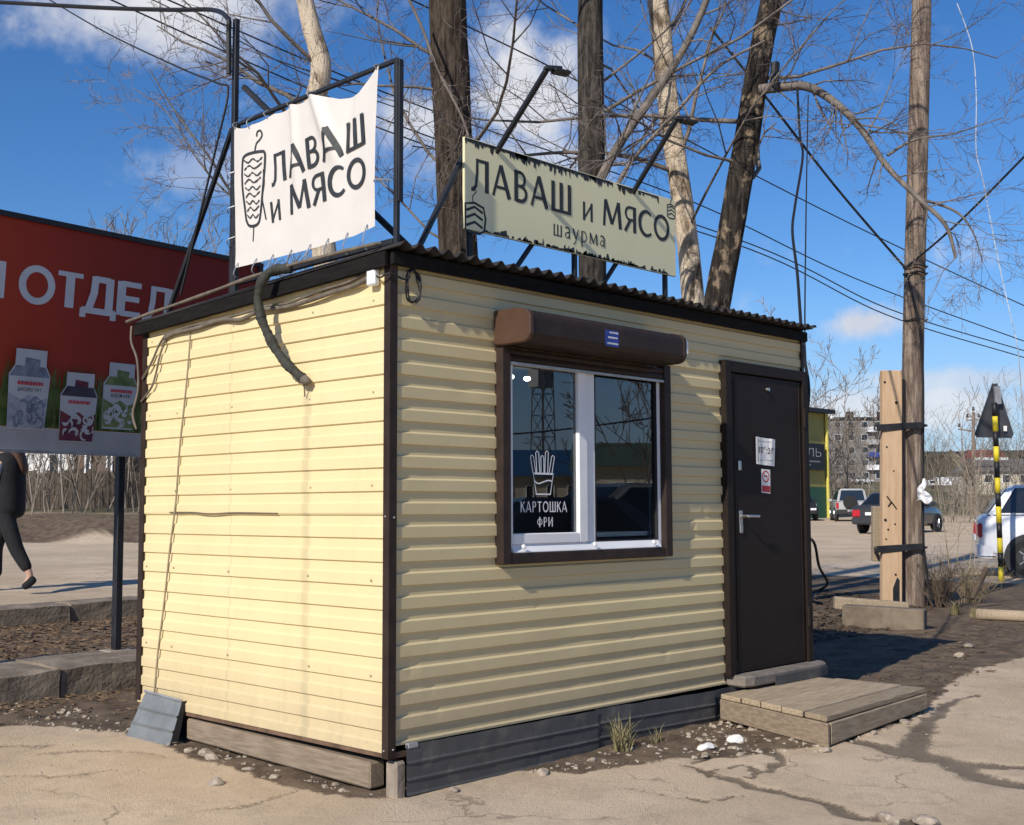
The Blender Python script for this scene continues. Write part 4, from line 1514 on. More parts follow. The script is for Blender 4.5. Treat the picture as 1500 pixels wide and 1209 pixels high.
def plate(name, u0, u1, v0, v1, m, k0, k1, par=BR, bevel=0):
    mb = MB()
    q = [BO+bu*u+bv*v for u, v in ((u0, v0), (u1, v0), (u1, v1), (u0, v1))]
    mb.hexa([p+bn*k0 for p in q], [p+bn*k1 for p in q])
    return mb.build(name, m, par, bevel=bevel)


plate('panel', U0, U1, 0, V1, red_mat(), -.03, 0)
M_bgrey = mat('light_grey_paint', (.40, .39, .38), .5, var=.08)
plate('bottom_tray', U0, U1, -.03, .145, M_bgrey, .001, .045)
plate('bottom_lip', U0, U1, -.045, -.02, M_galv, -.03, .060)
plate('top_edge', U0, U1, V1-.005, V1+.035, M_iron, -.05, .03)
plate('side_edge', U1-.01, U1+.03, -.03, V1+.03, M_iron, -.05, .02)
M_bw = mat('billboard_white', (.62, .60, .60), .55, var=.05)
bt = MB()
for ch, a0, a1 in (('О', .045, .335), ('Т', .350, .578), ('Д', .572, .868), ('Е', .890, 1.108), ('Л', 1.125, 1.400)):
    brush(bt, ch, bfun, a0, a1, 1.035 if ch == 'Д' else 1.085, 1.355, fat=1.3)
bt.build('lettering', M_bw, BR)
bt = MB()
brush(bt, 'Й', bfun, -.36, -.075, 1.085, 1.355, fat=1.3)
bt.build('lettering', M_bw, BR)
# printed meadow and three cartons
gr = MB()
rb = random.Random(5)
for i in range(1500):
    u = rb.uniform(U0+.05, U1-.03)
    h = .36+.16*float(vnoise(u*3, 1, 3))+rb.uniform(-.10, .10)
    wv = rb.uniform(.012, .030)
    v0 = .15
    ln = rb.uniform(-.05, .05)
    gr.add([bfun(u, v0, 1+i % 3), bfun(u+wv, v0, 1+i % 3), bfun(min(u+wv*.6+ln, U1-.02), v0+h, 1+i % 3)], [(0, 1, 2)])
gr.build('printed_meadow', mat('meadow_print', (.075, .12, .03), .6, var=.3, scale=9, col2=(.17, .22, .07)), BR)
M_cart = mat('carton_white', (.50, .50, .50), .55, var=.06)
M_cartg = mat('carton_grey', (.19, .21, .26), .55, var=.3, scale=18)
M_cartr = mat('carton_berry', (.20, .035, .04), .55, var=.4, scale=14, col2=(.08, .02, .05))
M_cartgr = mat('carton_green', (.08, .13, .035), .55, var=.4, scale=14, col2=(.22, .25, .10))
M_cartl = mat('carton_pale', (.36, .37, .40), .55, var=.15, scale=18)
M_cartk = mat('carton_dark', (.045, .04, .055), .55, var=.3)
for u0, wd, v0, hh, mA, mB, seed in ((-.005, .33, .13, .60, M_cartg, M_cartg, 1), (.425, .315, .05, .54, M_cartk, M_cartr, 2), (.82, .31, .17, .53, M_cartgr, M_cartgr, 3)):
    def cf(a, b_, k=0, u0=u0, wd=wd, v0=v0, hh=hh):
        return bfun(u0+wd*a, v0+hh*b_, 5+k)+bn*.045*(v0 < .15)
    c1 = MB()
    c1.add([cf(*p) for p in ((.02, 0), (.93, 0), (1, .68), (.88, .80), (.88, 1), (.12, 1), (.12, .80), (-.02, .68))], [tuple(range(8))])
    c1.build('printed_carton', M_cart, BR)
    c2 = MB()
    c2.add([cf(*p, 1) for p in ((.0, .66), (.98, .66), (.86, .79), (.14, .79))], [(0, 1, 2, 3)])
    c2.build('carton_artwork', mA if seed != 2 else M_cartr, BR)
    c2 = MB()
    c2.add([cf(*p, 2) for p in ((.34, .74), (.70, .72), (.72, .88), (.36, .90))], [(0, 1, 2, 3)])
    c2.build('carton_artwork', mA if seed != 2 else M_cartr, BR)
    c2 = MB()
    c2.add([cf(*p, .5) for p in ((.03, .02), (.93, .02), (.975, .42), (.72, .36), (.5, .44), (.3, .37), (.005, .45))], [tuple(range(7))])
    c2.build('carton_artwork', {1: M_cartl, 2: M_cartr, 3: M_cartgr}[seed], BR)
    c2 = MB()
    for q_ in range(22):
        cx_, cy_ = rb.uniform(.14, .86), rb.uniform(.08, .36)
        rr_ = rb.uniform(.05, .13)
        a0_ = rb.uniform(0, 360)
        _st(c2, arc(cx_, cy_, rr_, rr_*.6, a0_, a0_+rb.uniform(90, 240), 7), [.01, .03, .045, .05, .045, .04, .03, .01], lambda a, b_, k=q_: cf(max(.04, min(.94, a)), max(.02, b_), 1+.08*k))
    c2.build('carton_artwork', {1: M_cartg, 2: M_cart, 3: M_cart}[seed], BR)
    if seed == 2:
        c3 = MB()
        c3.add([cf(*p, 3) for p in ((.0, .66), (.98, .66), (.86, .80), (.14, .80))], [(0, 1, 2, 3)])
        c3.build('carton_artwork', M_cartk, BR)
    c4 = MB()
    u = .2
    while u < .8:
        w_ = rb.uniform(.03, .07)
        c4.add([cf(u, .555, 4), cf(u+w_, .555, 4), cf(u+w_, .60, 4), cf(u, .60, 4)], [(0, 1, 2, 3)])
        u += w_+.015
    c4.build('carton_brand_print', M_red, BR)
    if seed != 2:
        c5 = MB()
        put_text(c5, {1: 'БИОЙОГУРТ', 3: 'КЕФИР'}[seed], lambda a, b_: cf(a, b_, 4), .22, .80, .475, .535)
        c5.build('carton_lettering', M_ink, BR)
for x in (1.04, -2.0):
    p = BO+bu*x
    MB().box(p.x-.028, p.x+.028, p.y+.0, p.y+.07, .28, 1.96).build('post', M_iron, BR, bevel=.004)
    MB().box(p.x-.10, p.x+.10, p.y-.06, p.y+.13, .30, .338).build('base_plate', M_conc, BR, bevel=.006)
for x in (-1.4, .2, 1.9):
    q = BO+bu*x-bn*.06
    MB().bar(q+bv*.0, q+bv*(V1-.02), .04, .04).build('back_rib', M_iron, BR)

# ------------------------------------------------------------------ loose stones and litter
def stone_mesh(seed, flat=.6):
    r = random.Random(seed)
    bm2 = bmesh.new()
    bmesh.ops.create_icosphere(bm2, subdivisions=2, radius=1)
    pl = [(Vector((r.uniform(-1, 1), r.uniform(-1, 1), r.uniform(-1, 1))).normalized(), r.uniform(.55, .85)) for _ in range(7)]
    for v in bm2.verts:
        for n, d in pl:
            k = v.co.dot(n)-d
            if k > 0:
                v.co -= n*k
        v.co.z *= flat
        v.co += Vector((r.uniform(-1, 1), r.uniform(-1, 1), r.uniform(-1, 1)))*.03
    me = bpy.data.meshes.new('stone')
    bm2.to_mesh(me)
    bm2.free()
    return me


M_st = mat('stone_grey', (.36, .30, .235), .9, var=.3, scale=2, bump=.4, bscale=8)
M_stw = mat('chalky_white', (.78, .76, .72), .8, var=.08, scale=2)
ST = [stone_mesh(i) for i in range(6)]
for m_ in ST:
    m_.materials.append(M_st)
STW = stone_mesh(11, .75)
STW.materials.append(M_stw)


def stone(x, y, r, label, cat='stone', me=None, group='loose stones on the ground', sx=1.0):
    o = bpy.data.objects.new('stone' if cat == 'stone' else cat.replace(' ', '_'), me or random.choice(ST))
    COL.objects.link(o)
    o.location = (x, y, gzf(x, y)+r*.25)
    o.scale = (r*sx, r, r)
    o.rotation_euler = (random.uniform(-.3, .3), random.uniform(-.3, .3), random.uniform(0, 6.3))
    return tag(o, label, cat, group)


stone(2.20, -.50, .042, 'white crumpled foam lump nearest to the wooden step', 'foam lump', STW, 'white foam lumps by the skirt', 1.3)
stone(1.92, -.49, .038, 'flatter white foam lump beside the larger one near the step', 'foam lump', STW, 'white foam lumps by the skirt', 1.5)
BIG = [(.865, -.21, .034, 'pale pebble standing alone just in front of the dark skirt'),
       (-.42, .826, .042, 'lone stone on the bare ground before the cream wall'),
       (-.085, 1.80, .032, 'small pale stone at the foot of the leaning grey offcut'),
       (-.10, 1.42, .05, 'flat light stone in front of the foundation beam'),
       (-.135, 1.30, .045, 'second flat stone beside the light one before the beam'),
       (-.12, 1.55, .04, 'flat stone third from the right before the foundation beam'),
       (-.14, .95, .03, 'small chip of stone before the middle of the beam'),
       (-.15, .72, .026, 'smallest chip of stone before the near half of the beam'),
       (1.23, -1.93, .05, 'left stone of the pair on the damp crack at the lower right'),
       (1.30, -2.06, .055, 'right stone of the pair on the damp crack at the lower right'),
       (2.30, -1.02, .035, 'stone under the front corner of the wooden step'),
       (2.9, -1.0, .032, 'pale stone below the middle of the step front board'),
       (3.35, -.98, .036, 'pale stone below the far half of the step front board'),
       (.30, -.14, .03, 'small stone chip at the near end of the dark skirt'),
       (1.25, -.22, .028, 'pebble below the middle of the dark skirt'),
       (6.6, .1, .06, 'pale lump on the soil right of the kiosk shadow'),
       (7.4, .35, .05, 'small pale lump farther along the soil edge past the shadow')]
for x, y, r, lb in BIG:
    stone(x, y, r, lb, sx=random.uniform(1, 1.5))

# gravel and litter nobody could count
def scatter(name, label, cat, n, fn, size, meshes, m, flat=False, kind='stuff'):
    vs, fs = [], []
    r = random.Random(hash(name) % 1000+n)
    base = 0
    for i in range(n):
        x, y = fn(r)
        z = gzf(x, y)
        s = size(r)
        a = r.uniform(0, 6.28)
        ca, sa_ = math.cos(a), math.sin(a)
        if flat:            # a curled leaf: two bent quads
            tx_, ty_ = r.uniform(-.5, .5), r.uniform(-.5, .5)
            loc = [(-1, 0, .15), (0, -.45, 0), (1, 0, .25), (0, .45, .05)]
            pts = [(x+s*(p*ca-q*sa_), y+s*(p*sa_+q*ca), z+.006+s*(h+max(0, tx_*p+ty_*q)*.6)) for p, q, h in loc]
            vs += pts
            fs += [(base, base+1, base+2), (base, base+2, base+3)]
            base += 4
        else:
            pts = []
            for (p, q, h) in ((-1, -.7, 0), (.9, -.8, 0), (1, .8, 0), (-.8, .9, 0), (-.5, -.4, .8), (.5, -.4, .7), (.6, .5, .8), (-.4, .5, .6)):
                p, q, h = p*r.uniform(.6, 1.1), q*r.uniform(.6, 1.1), h*r.uniform(.6, 1.1)
                pts.append((x+s*(p*ca-q*sa_), y+s*(p*sa_+q*ca), z+s*h-.002))
            vs += pts
            fs += [tuple(base+k for k in f) for f in ((4, 5, 6, 7), (0, 1, 5, 4), (1, 2, 6, 5), (2, 3, 7, 6), (3, 0, 4, 7))]
            base += 8
    o = MB().add(vs, fs).build(name, m)
    tag(o, label, cat, kind=kind)
    return o


def in_poly(poly, bias=None):
    xs, ys = [p[0] for p in poly], [p[1] for p in poly]

    def f(r):
        while True:
            x, y = r.uniform(min(xs), max(xs)), r.uniform(min(ys), max(ys))
            c = False
            for i in range(len(poly)):
                (ax, ay), (bx, by) = poly[i], poly[i-1]
                if (ay > y) != (by > y) and x < (bx-ax)*(y-ay)/(by-ay)+ax:
                    c = not c
            if c and (bias is None or r.random() < bias(x, y)):
                return x, y
    return f


M_grav = mat('gravel_mix', (.24, .195, .145), .9, var=.4, scale=14, col2=(.44, .38, .30))
M_leaf = mat('dry_leaves', (.10, .062, .033), .85, var=.4, scale=20, col2=(.27, .185, .11), amt=(.4, .75))
gsz = lambda r: .007+.016*r.random()**3
scatter('gravel', 'fine gravel and rubble along the skirt and under the step', 'gravel', 900, in_poly([(.75, -.10), (1.1, -.36), (1.75, -.62), (2.3, -1.0), (3.3, -1.05), (4.0, -.88), (4.0, -.2), (2.5, -.1)]), gsz, None, M_grav)
scatter('gravel', 'rubble and grit below the foundation beam of the cream wall', 'gravel', 500, in_poly([(-.02, .0), (-.2, .5), (-.18, 1.4), (-.1, 2.2), (-.5, 3.2), (-1.6, 3.75), (-1.6, 3.85), (.1, 3.8), (.05, 1.5)]), gsz, None, M_grav)
scatter('gravel', 'sparse grit over the dusty asphalt', 'gravel', 700, in_poly([(-2.5, 3.6), (-.3, 2.6), (-.3, .2), (.3, -.4), (2.2, -1.2), (5, -1), (7, -1), (4, -3.5), (0, -3.5), (-3, 0)]), lambda r: .003+.008*r.random()**4, None, M_grav)
scatter('leaf_litter', 'brown leaf litter between the two concrete kerbs', 'leaves', 3200, in_poly([(-2, 4.75), (2.6, 4.7), (4.5, 7.7), (-1, 7.7)]), lambda r: r.uniform(.03, .06), None, M_leaf, True)
scatter('leaf_litter', 'brown leaf litter at the foot of the near kerb slab', 'leaves', 420, in_poly([(-1.8, 3.86), (1.0, 3.86), (.9, 3.0), (-.1, 2.6), (-.6, 3.2), (-1.8, 3.6)], lambda x, y: .25+.75*(y > 3.5)), lambda r: r.uniform(.02, .04), None, M_leaf, True)
scatter('leaf_litter', 'dark leaf litter on the mound behind the kiosk by the pole', 'leaves', 5200, in_poly([(4.6, 1.7), (8, 1.5), (12, 2.6), (13.5, 6.2), (10, 7.5), (6.0, 5.0)]), lambda r: r.uniform(.03, .065), None, mat('dark_leaves', (.062, .042, .026), .9, var=.4, scale=20, col2=(.17, .115, .07), amt=(.45, .8)), True)
scatter('leaf_litter', 'scattered dry leaves on the soil right of the step', 'leaves', 500, in_poly([(4, -.7), (8.5, -.2), (10, 1.4), (6, 1.6), (4, .3)]), lambda r: r.uniform(.015, .04), None, M_leaf, True)


def tuft(x, y, h, n, label, seed, cat='grass tuft', spread=.5, m=None):
    r = random.Random(seed)
    mb = MB()
    z = gzf(x, y)-.01
    for i in range(n):
        a = r.uniform(0, 6.28)
        ln = h*r.uniform(.45, 1)
        l0 = r.uniform(.1, 1)*spread
        bx_, by_ = x+r.gauss(0, .03), y+r.gauss(0, .02)
        p0 = Vector((bx_, by_, z))
        d = Vector((math.cos(a)*l0, math.sin(a)*l0, 1)).normalized()
        p1 = p0+d*ln*.55
        p2 = p1+(d+Vector((math.cos(a)*.5, math.sin(a)*.5, -.15))).normalized()*ln*.45
        s = Vector((-math.sin(a), math.cos(a), 0))*r.uniform(.002, .004)
        mb.add([p0-s, p0+s, p1+s*.8, p1-s*.8, p2], [(0, 1, 2, 3), (3, 2, 4)])
    return tag(mb.build('grass_tuft', m or M_grass, org=(x, y, z)), label, cat, 'dry grass tufts')


M_grass = mat('dry_grass', (.19, .16, .07), .8, var=.4, scale=30, col2=(.34, .29, .15))
tuft(1.575, -.16, .26, 70, 'dry yellow-green grass tuft growing against the dark skirt', 1)
tuft(1.85, -.20, .14, 25, 'tiny dry grass tuft right of the larger one at the skirt', 2)
tuft(4.1, .18, .12, 40, 'dry grass tuft behind the step at the kiosk corner', 3)


# ------------------------------------------------------------------ trees
def at(px, py, d):
    """point seen at that bearing, d metres in front of the camera"""
    return CAM + (_F + _R*((px-750)/FPX) + _U*((604.5-py)/FPX))*d


def bark(name, dark, light, amt, vs=1.0, patch=None):
    mt = bpy.data.materials.new(name)
    mt.use_nodes = True
    t = NT(mt.node_tree)
    pos = t.n('ShaderNodeNewGeometry').outputs['Position']
    mp = t.n('ShaderNodeMapping')
    mp.inputs['Scale'].default_value = (9, 9, 1.6*vs)
    t.l(pos, mp.inputs['Vector'])
    n1 = t.noise(mp.outputs[0], 2.2, 6, .7)
    mp2 = t.n('ShaderNodeMapping')
    mp2.inputs['Scale'].default_value = (3.5, 3.5, 2.2)
    t.l(pos, mp2.inputs['Vector'])
    n2 = t.noise(mp2.outputs[0], 1.6, 5, .65)
    c = t.mix(t.ramp(n1, .38, .66), dark, light)
    if patch:
        c = t.mix(t.ramp(n2, *patch[1]), c, patch[0])
        c = t.mix(t.ramp(n1, .62, .70), c, dark)
    b = t.n('ShaderNodeBsdfPrincipled')
    t.l(c, b.inputs['Base Color'])
    b.inputs['Roughness'].default_value = .95
    b.inputs['Specular IOR Level'].default_value = .15
    bp = t.n('ShaderNodeBump')
    bp.inputs['Strength'].default_value = 1.0
    bp.inputs['Distance'].default_value = .05
    t.l(n1, bp.inputs['Height'])
    t.l(bp.outputs[0], b.inputs['Normal'])
    o = t.n('ShaderNodeOutputMaterial')
    t.l(b.outputs[0], o.inputs[0])
    return mt


M_bk1 = bark('bark_brown', (.03, .022, .017), (.115, .088, .066), 0, .8, ((.34, .28, .21), (.68, .72)))
M_bk2 = bark('bark_grey', (.032, .028, .024), (.115, .10, .085), 0, .8)
M_bk3 = bark('bark_pale', (.10, .07, .048), (.42, .32, .22), 0, 1.0, ((.70, .58, .43), (.36, .56)))
M_bk4 = bark('bark_mottled', (.02, .017, .015), (.075, .062, .05), 0, 1.0, ((.30, .225, .15), (.53, .64)))
M_twig = mat('twig_bark', (.10, .082, .074), .85, var=.3, scale=3, col2=(.22, .18, .16))
M_limb = mat('limb_bark', (.115, .098, .085), .9, var=.3, scale=6, col2=(.23, .195, .165), bump=.4, bscale=30)


def grow(out, p, d, ln, r, lvl, R_, spread=.75, up=.12, kids=(6, 5, 4), wig=.16, rmin=.0028):
    n = 6 if lvl == 0 else (4 if lvl < 3 else 3)
    pts, rs = [p.copy()], [r]
    d = d.normalized()
    for i in range(n):
        d = (d+Vector((R_.gauss(0, wig), R_.gauss(0, wig), R_.gauss(0, wig)+up*.35))).normalized()
        p = p+d*(ln/n)
        pts.append(p.copy())
        rs.append(max(rmin*.7, r*(1-.75*(i+1)/n)))
    out.append((lvl, pts, rs))
    if lvl >= len(kids):
        return
    for k in range(kids[lvl]):
        t_ = R_.uniform(.18, 1.0)
        x = t_*n
        i = min(int(x), n-1)
        q = pts[i].lerp(pts[i+1], x-i)
        ax = (pts[i+1]-pts[i]).normalized()
        side = ax.orthogonal().normalized()
        side.rotate(Matrix.Rotation(R_.uniform(0, 6.283), 3, ax))
        dd = (ax*R_.uniform(.45, .95)+side*spread*R_.uniform(.6, 1.2)).normalized()
        grow(out, q, dd, ln*R_.uniform(.32, .58)*(1.1-.45*t_), max(rmin, rs[i]*R_.uniform(.4, .6)), lvl+1, R_, spread, up, kids, wig*1.15, rmin)


def emit(out, root, m_limb, m_twig, split=2):
    a, b_ = MB(), MB()
    for lvl, pts, rs in out:
        if lvl < split:
            a.tube(pts, rs, 6 if lvl == 0 else 5, cap=False)
        else:
            b_.tube(pts, rs, 3, cap=False)
    if a.v:
        a.build('limbs', m_limb, root, smooth=True)
    if b_.v:
        b_.build('crown', m_twig, root)


def bare_tree(label, path, r0, r1, m, seed, limbs, limb_len=(1.8, 4.0), zr=(3.2, 9.5), kids=(6, 5, 4), extra=(), group='bare trees behind the kiosk', gnarl=.02, limb_r=(.014, .034), m_l=None, nm='bare_tree', up=.12):
    R_ = random.Random(seed)
    base = path[0]
    T = thing(nm, label, 'tree', tuple(base), group)
    sp = spline(path, 24)
    n = len(sp)
    # trunk: lobed tube
    vs, fs = [], []
    NS = 36
    for i, p in enumerate(sp):
        f = i/(n-1)
        r = r0+(r1-r0)*f
        if f < .06:
            r *= 1+.35*(1-f/.06)
        for k in range(NS):
            a = 2*math.pi*k/NS
            q = r*(1+.10*(float(fbm(math.cos(a)*1.5+seed, math.sin(a)*1.5+p.z*.55, 3, seed))-.5)*2+gnarl*math.sin(3*a+p.z)+.085*(float(fbm(a*4.5+seed, p.z*1.3, 3, seed+3))-.5))
            vs.append(p+Vector((math.cos(a)*q, math.sin(a)*q, 0)))
    for i in range(n-1):
        for k in range(NS):
            fs.append((i*NS+k, i*NS+(k+1) % NS, (i+1)*NS+(k+1) % NS, (i+1)*NS+k))
    MB().add(vs, fs).build('trunk', m, T, smooth=True)
    out = []
    for k in range(limbs):
        z = zr[0]+(zr[1]-zr[0])*((k+R_.random())/limbs)
        i = min(range(n), key=lambda j: abs(sp[j].z-z))
        a = R_.uniform(0, 6.283)
        el = R_.uniform(.12, .85)
        d = Vector((math.cos(a), math.sin(a), el))
        f = i/(n-1)
        grow(out, sp[i].copy(), d, R_.uniform(*limb_len), R_.uniform(*limb_r), 0, R_, kids=kids, up=up)
    for pts, ra, rb_ in extra:
        q = spline(pts, 6)
        rs = [ra+(rb_-ra)*j/(len(q)-1) for j in range(len(q))]
        out.append((0, q, rs))
        for k in range(int(len(q)*.55)):
            j = R_.randrange(2, len(q))
            ax = (q[j]-q[j-1]).normalized()
            sd_ = ax.orthogonal().normalized()
            sd_.rotate(Matrix.Rotation(R_.uniform(0, 6.283), 3, ax))
            grow(out, q[j].copy(), (ax*.7+sd_).normalized(), R_.uniform(.4, 1.1), min(.012, rs[j]*.34), 1, R_, kids=kids, up=.05)
    emit(out, T, m_l or M_limb, M_twig)
    return T


def trunk_path(pxs, d, top=None):
    """from the ground up through the points seen"""
    P = [at(x, y, d) for x, y in pxs]
    lo, hi = P[0], P[1]
    s = (lo-hi)/(lo.z-hi.z)
    g = gzf(lo.x, lo.y)
    q = lo-s*(lo.z-g)*.9
    out = [Vector((q.x, q.y, g-.05))]+P
    l, k = P[-1], P[-2]
    s = (l-k)/(l.z-k.z)
    out += [l+s*2.0, l+s*4.5+Vector((.2, .1, 0))]
    return out


bare_tree('pale crooked trunk rising behind the white banner', trunk_path([(470, 330), (452, 200), (470, 105), (456, 40), (440, -30)], 12.6), .13, .07, M_bk3, 11, 8, limb_len=(1.4, 2.8), zr=(5.0, 9), kids=(6, 5, 5),
          extra=[([at(440, 330, 12.4), at(350, 292, 12.3), at(310, 235, 12.2), at(258, 165, 12.1), at(218, 100, 12.0)], .020, .005),
                 ([at(400, 330, 12.6), at(335, 285, 12.6), at(290, 235, 12.7), at(245, 165, 12.8), at(192, 128, 12.9)], .016, .004),
                 ([at(300, 250, 12.4), at(298, 180, 12.4), at(296, 118, 12.4)], .008, .003)])
bare_tree('thick dark brown trunk rising behind the roof between the two signs', trunk_path([(672, 380), (664, 200), (658, 40), (655, -40)], 13.0), .22, .185, M_bk1, 12, 13, zr=(3.8, 9.5), kids=(6, 5, 5), limb_r=(.013, .03),
          extra=[([at(590, -20, 12.5), at(620, 45, 12.5), at(640, 100, 12.45), at(680, 180, 12.4), at(700, 260, 12.4)], .018, .012)])
bare_tree('straight grey trunk rising behind the middle of the olive sign', trunk_path([(867, 425), (867, 250), (865, 60), (866, -30)], 14.0), .155, .14, M_bk2, 13, 13, zr=(4.8, 10), kids=(6, 5, 5), limb_r=(.013, .03),
          extra=[([at(880, 262, 13.8), at(905, 215, 13.7), at(950, 150, 13.6), at(1000, 75, 13.5), at(1035, 0, 13.4), at(1050, -60, 13.4)], .055, .032),
                 ([at(905, 270, 13.6), at(930, 230, 13.6), at(990, 165, 13.5), at(1050, 100, 13.4), at(1120, 60, 13.4)], .03, .012)])
bare_tree('pale patchy leaning trunk behind the right end of the olive sign', trunk_path([(1016, 450), (1004, 330), (980, 160), (966, 20), (955, -60)], 15.0), .145, .11, M_bk3, 14, 13, zr=(4.8, 10.5), kids=(6, 5, 5))
bare_tree('dark trunk leaning right over the kiosk with a long drooping limb', trunk_path([(1048, 460), (1072, 330), (1092, 215), (1112, 90), (1135, -20)], 14.0), .165, .115, M_bk4, 15, 13, zr=(4.8, 10.5), kids=(6, 5, 5),
          extra=[([at(1112, 132, 13.9), at(1150, 127, 13.8), at(1185, 128, 13.7), at(1225, 152, 13.6), at(1262, 190, 13.5), at(1300, 245, 13.4), at(1345, 290, 13.2), at(1385, 330, 13.1), at(1400, 378, 13.1)], .062, .018),
                 ([at(1300, 228, 13.4), at(1340, 205, 13.4), at(1400, 195, 13.3), at(1470, 172, 13.3)], .02, .004),
                 ([at(1350, 292, 13.2), at(1400, 310, 13.2), at(1425, 340, 13.1), at(1440, 385, 13.1)], .018, .005),
                 ([at(1270, 195, 13.5), at(1290, 160, 13.5), at(1310, 110, 13.5), at(1330, 80, 13.5)], .012, .004)])
# sawn stub on the drooping limb
tag(MB().tube([at(1133, 135, 13.75), at(1136, 92, 13.75)], [.055, .05], 9).build('sawn_branch_stub', M_iron, org=at(1133, 135, 13.75)), 'short black stub of a sawn branch above the drooping limb', 'branch stub')

# background trees and brush, each with its own place
M_bt = mat('far_twigs', (.20, .165, .13), .9, var=.3, scale=2, col2=(.30, .25, .20))
M_btd = mat('far_twigs_dark', (.10, .082, .062), .9, var=.3, scale=2, col2=(.17, .14, .11))


def shrub(label, x, y, h, n, seed, m, r, group, spread=.35, kids=(5, 4), nm='bare_bush', cat='bush', base=None):
    R_ = random.Random(seed)
    z = gzf(x, y)-.05 if base is None else base
    B = thing(nm, label, cat, (x, y, z), group)
    out = []
    for k in range(n):
        a = R_.uniform(0, 6.283)
        q = Vector((x+R_.gauss(0, h*.10), y+R_.gauss(0, h*.10), z))
        d = Vector((math.cos(a)*spread*R_.random(), math.sin(a)*spread*R_.random(), 1))
        grow(out, q, d, h*R_.uniform(.6, 1.0), r*R_.uniform(.8, 1.6), 0, R_, kids=kids, up=.35, rmin=r*.45, wig=.10)
    a, b_ = MB(), MB()
    for lvl, pts, rs in out:
        (a if lvl == 0 else b_).tube(pts, rs, 4 if lvl == 0 else 3, cap=False)
    a.build('stems', m, B)
    b_.build('twigs', m, B)
    return B


def gpx(px, d):
    """ground position at bearing px, d metres ahead"""
    p = at(px, 745, d)
    return p.x, p.y


x, y = gpx(1218, 78)
shrub('tall fine bare tree beyond the silver off-roader', x, y, 12.5, 5, 31, M_bt, .045, 'trees beyond the parking place', .22, (9, 6, 4), 'bare_tree', 'tree')
x, y = gpx(330, 55)
shrub('faint pale bare tree above the red billboard', x, y, 15, 4, 32, M_bt, .05, 'far pale trees', .25, (9, 6, 4), 'bare_tree', 'tree')
x, y = gpx(292, 60)
shrub('smaller faint tree left of the pale one above the red billboard', x, y, 13, 4, 33, M_bt, .04, 'far pale trees', .3, (8, 6, 3), 'bare_tree', 'tree')
for i, (px, d, h) in enumerate(((1196, 84, 5.0), (1212, 88, 6.0), (1228, 92, 5.5), (1240, 94, 4.8), (1253, 140, 7.0), (1272, 300, 15), (1288, 300, 14), (1302, 104, 2.2))):
    x, y = gpx(px, d)
    shrub('brown leafless bush behind the silver off-roader, ' + ('first', 'second', 'third', 'fourth', 'fifth', 'sixth', 'seventh', 'eighth')[i] + ' from the green building', x, y, h, 7, 40+i, M_btd if i % 2 else M_bt, .035, 'bushes behind the parked cars', .5, (6, 4))
for i, (px, d, h) in enumerate(((1360, 110, 6), (1374, 130, 9), (1392, 100, 4.5), (1408, 85, 6.5), (1420, 70, 7), (1436, 90, 5), (1450, 110, 8), (1472, 120, 11), (1490, 115, 12), (1505, 100, 6), (1400, 60, 2.4), (1440, 55, 2.2))):
    x, y = gpx(px, d)
    shrub('leafless thicket right of the utility pole, ' + ('first', 'second', 'third', 'fourth', 'fifth', 'sixth', 'seventh', 'eighth', 'ninth', 'tenth', 'eleventh', 'twelfth')[i] + ' of the row counted from the pole', x, y, h, 6, 60+i, M_bt if i % 3 else M_btd, .035, 'thicket right of the pole', .45, (6, 4))
x, y = gpx(1415, 23)
shrub('thin pale sapling stems in front of the road right of the pole', x, y, 2.6, 5, 81, mat('pale_stems', (.40, .32, .21), .8), .008, 'roadside saplings', .18, (4, 3))
x, y = gpx(1372, 15.6)
shrub('tangled dry weeds at the foot of the utility pole', x, y, .75, 40, 82, mat('dead_weeds', (.12, .085, .055), .9, var=.4, scale=9), .005, 'roadside weeds', 1.2, (5, 3), 'dry_weeds', 'weeds')
x, y = gpx(1418, 16.4)
shrub('dry weeds between the pole and the striped signpost', x, y, .65, 34, 83, mat('tan_weeds', (.25, .19, .11), .9, var=.4, scale=9), .005, 'roadside weeds', 1.2, (5, 3), 'dry_weeds', 'weeds')
x, y = gpx(1395, 14.6)
tuft(x, y, .22, 160, 'wide dry grass tuft beside the sleeper at the pole foot', 5)
x, y = gpx(1425, 14.3)
tuft(x, y, .18, 120, 'low dry grass right of the sleeper end', 6)
# left side beyond the road
for i, (px, d, h) in enumerate(((10, 34, 3.5), (38, 35, 5.0), (60, 33.5, 2.2), (84, 36, 3.2), (113, 33, 5.5), (150, 33, 6.0), (165, 34.5, 5.5), (186, 33, 4.0), (205, 34, 4.5))):
    x, y = gpx(px, d)
    shrub('leafless roadside shrub under the billboard, ' + ('first', 'second', 'third', 'fourth', 'fifth', 'sixth', 'seventh', 'eighth', 'ninth')[i] + ' from the left edge', x, y, h, 7, 90+i, (M_btd, M_btd, M_bt)[i % 3], .020, 'shrubs beyond the road', .35, (5, 4))


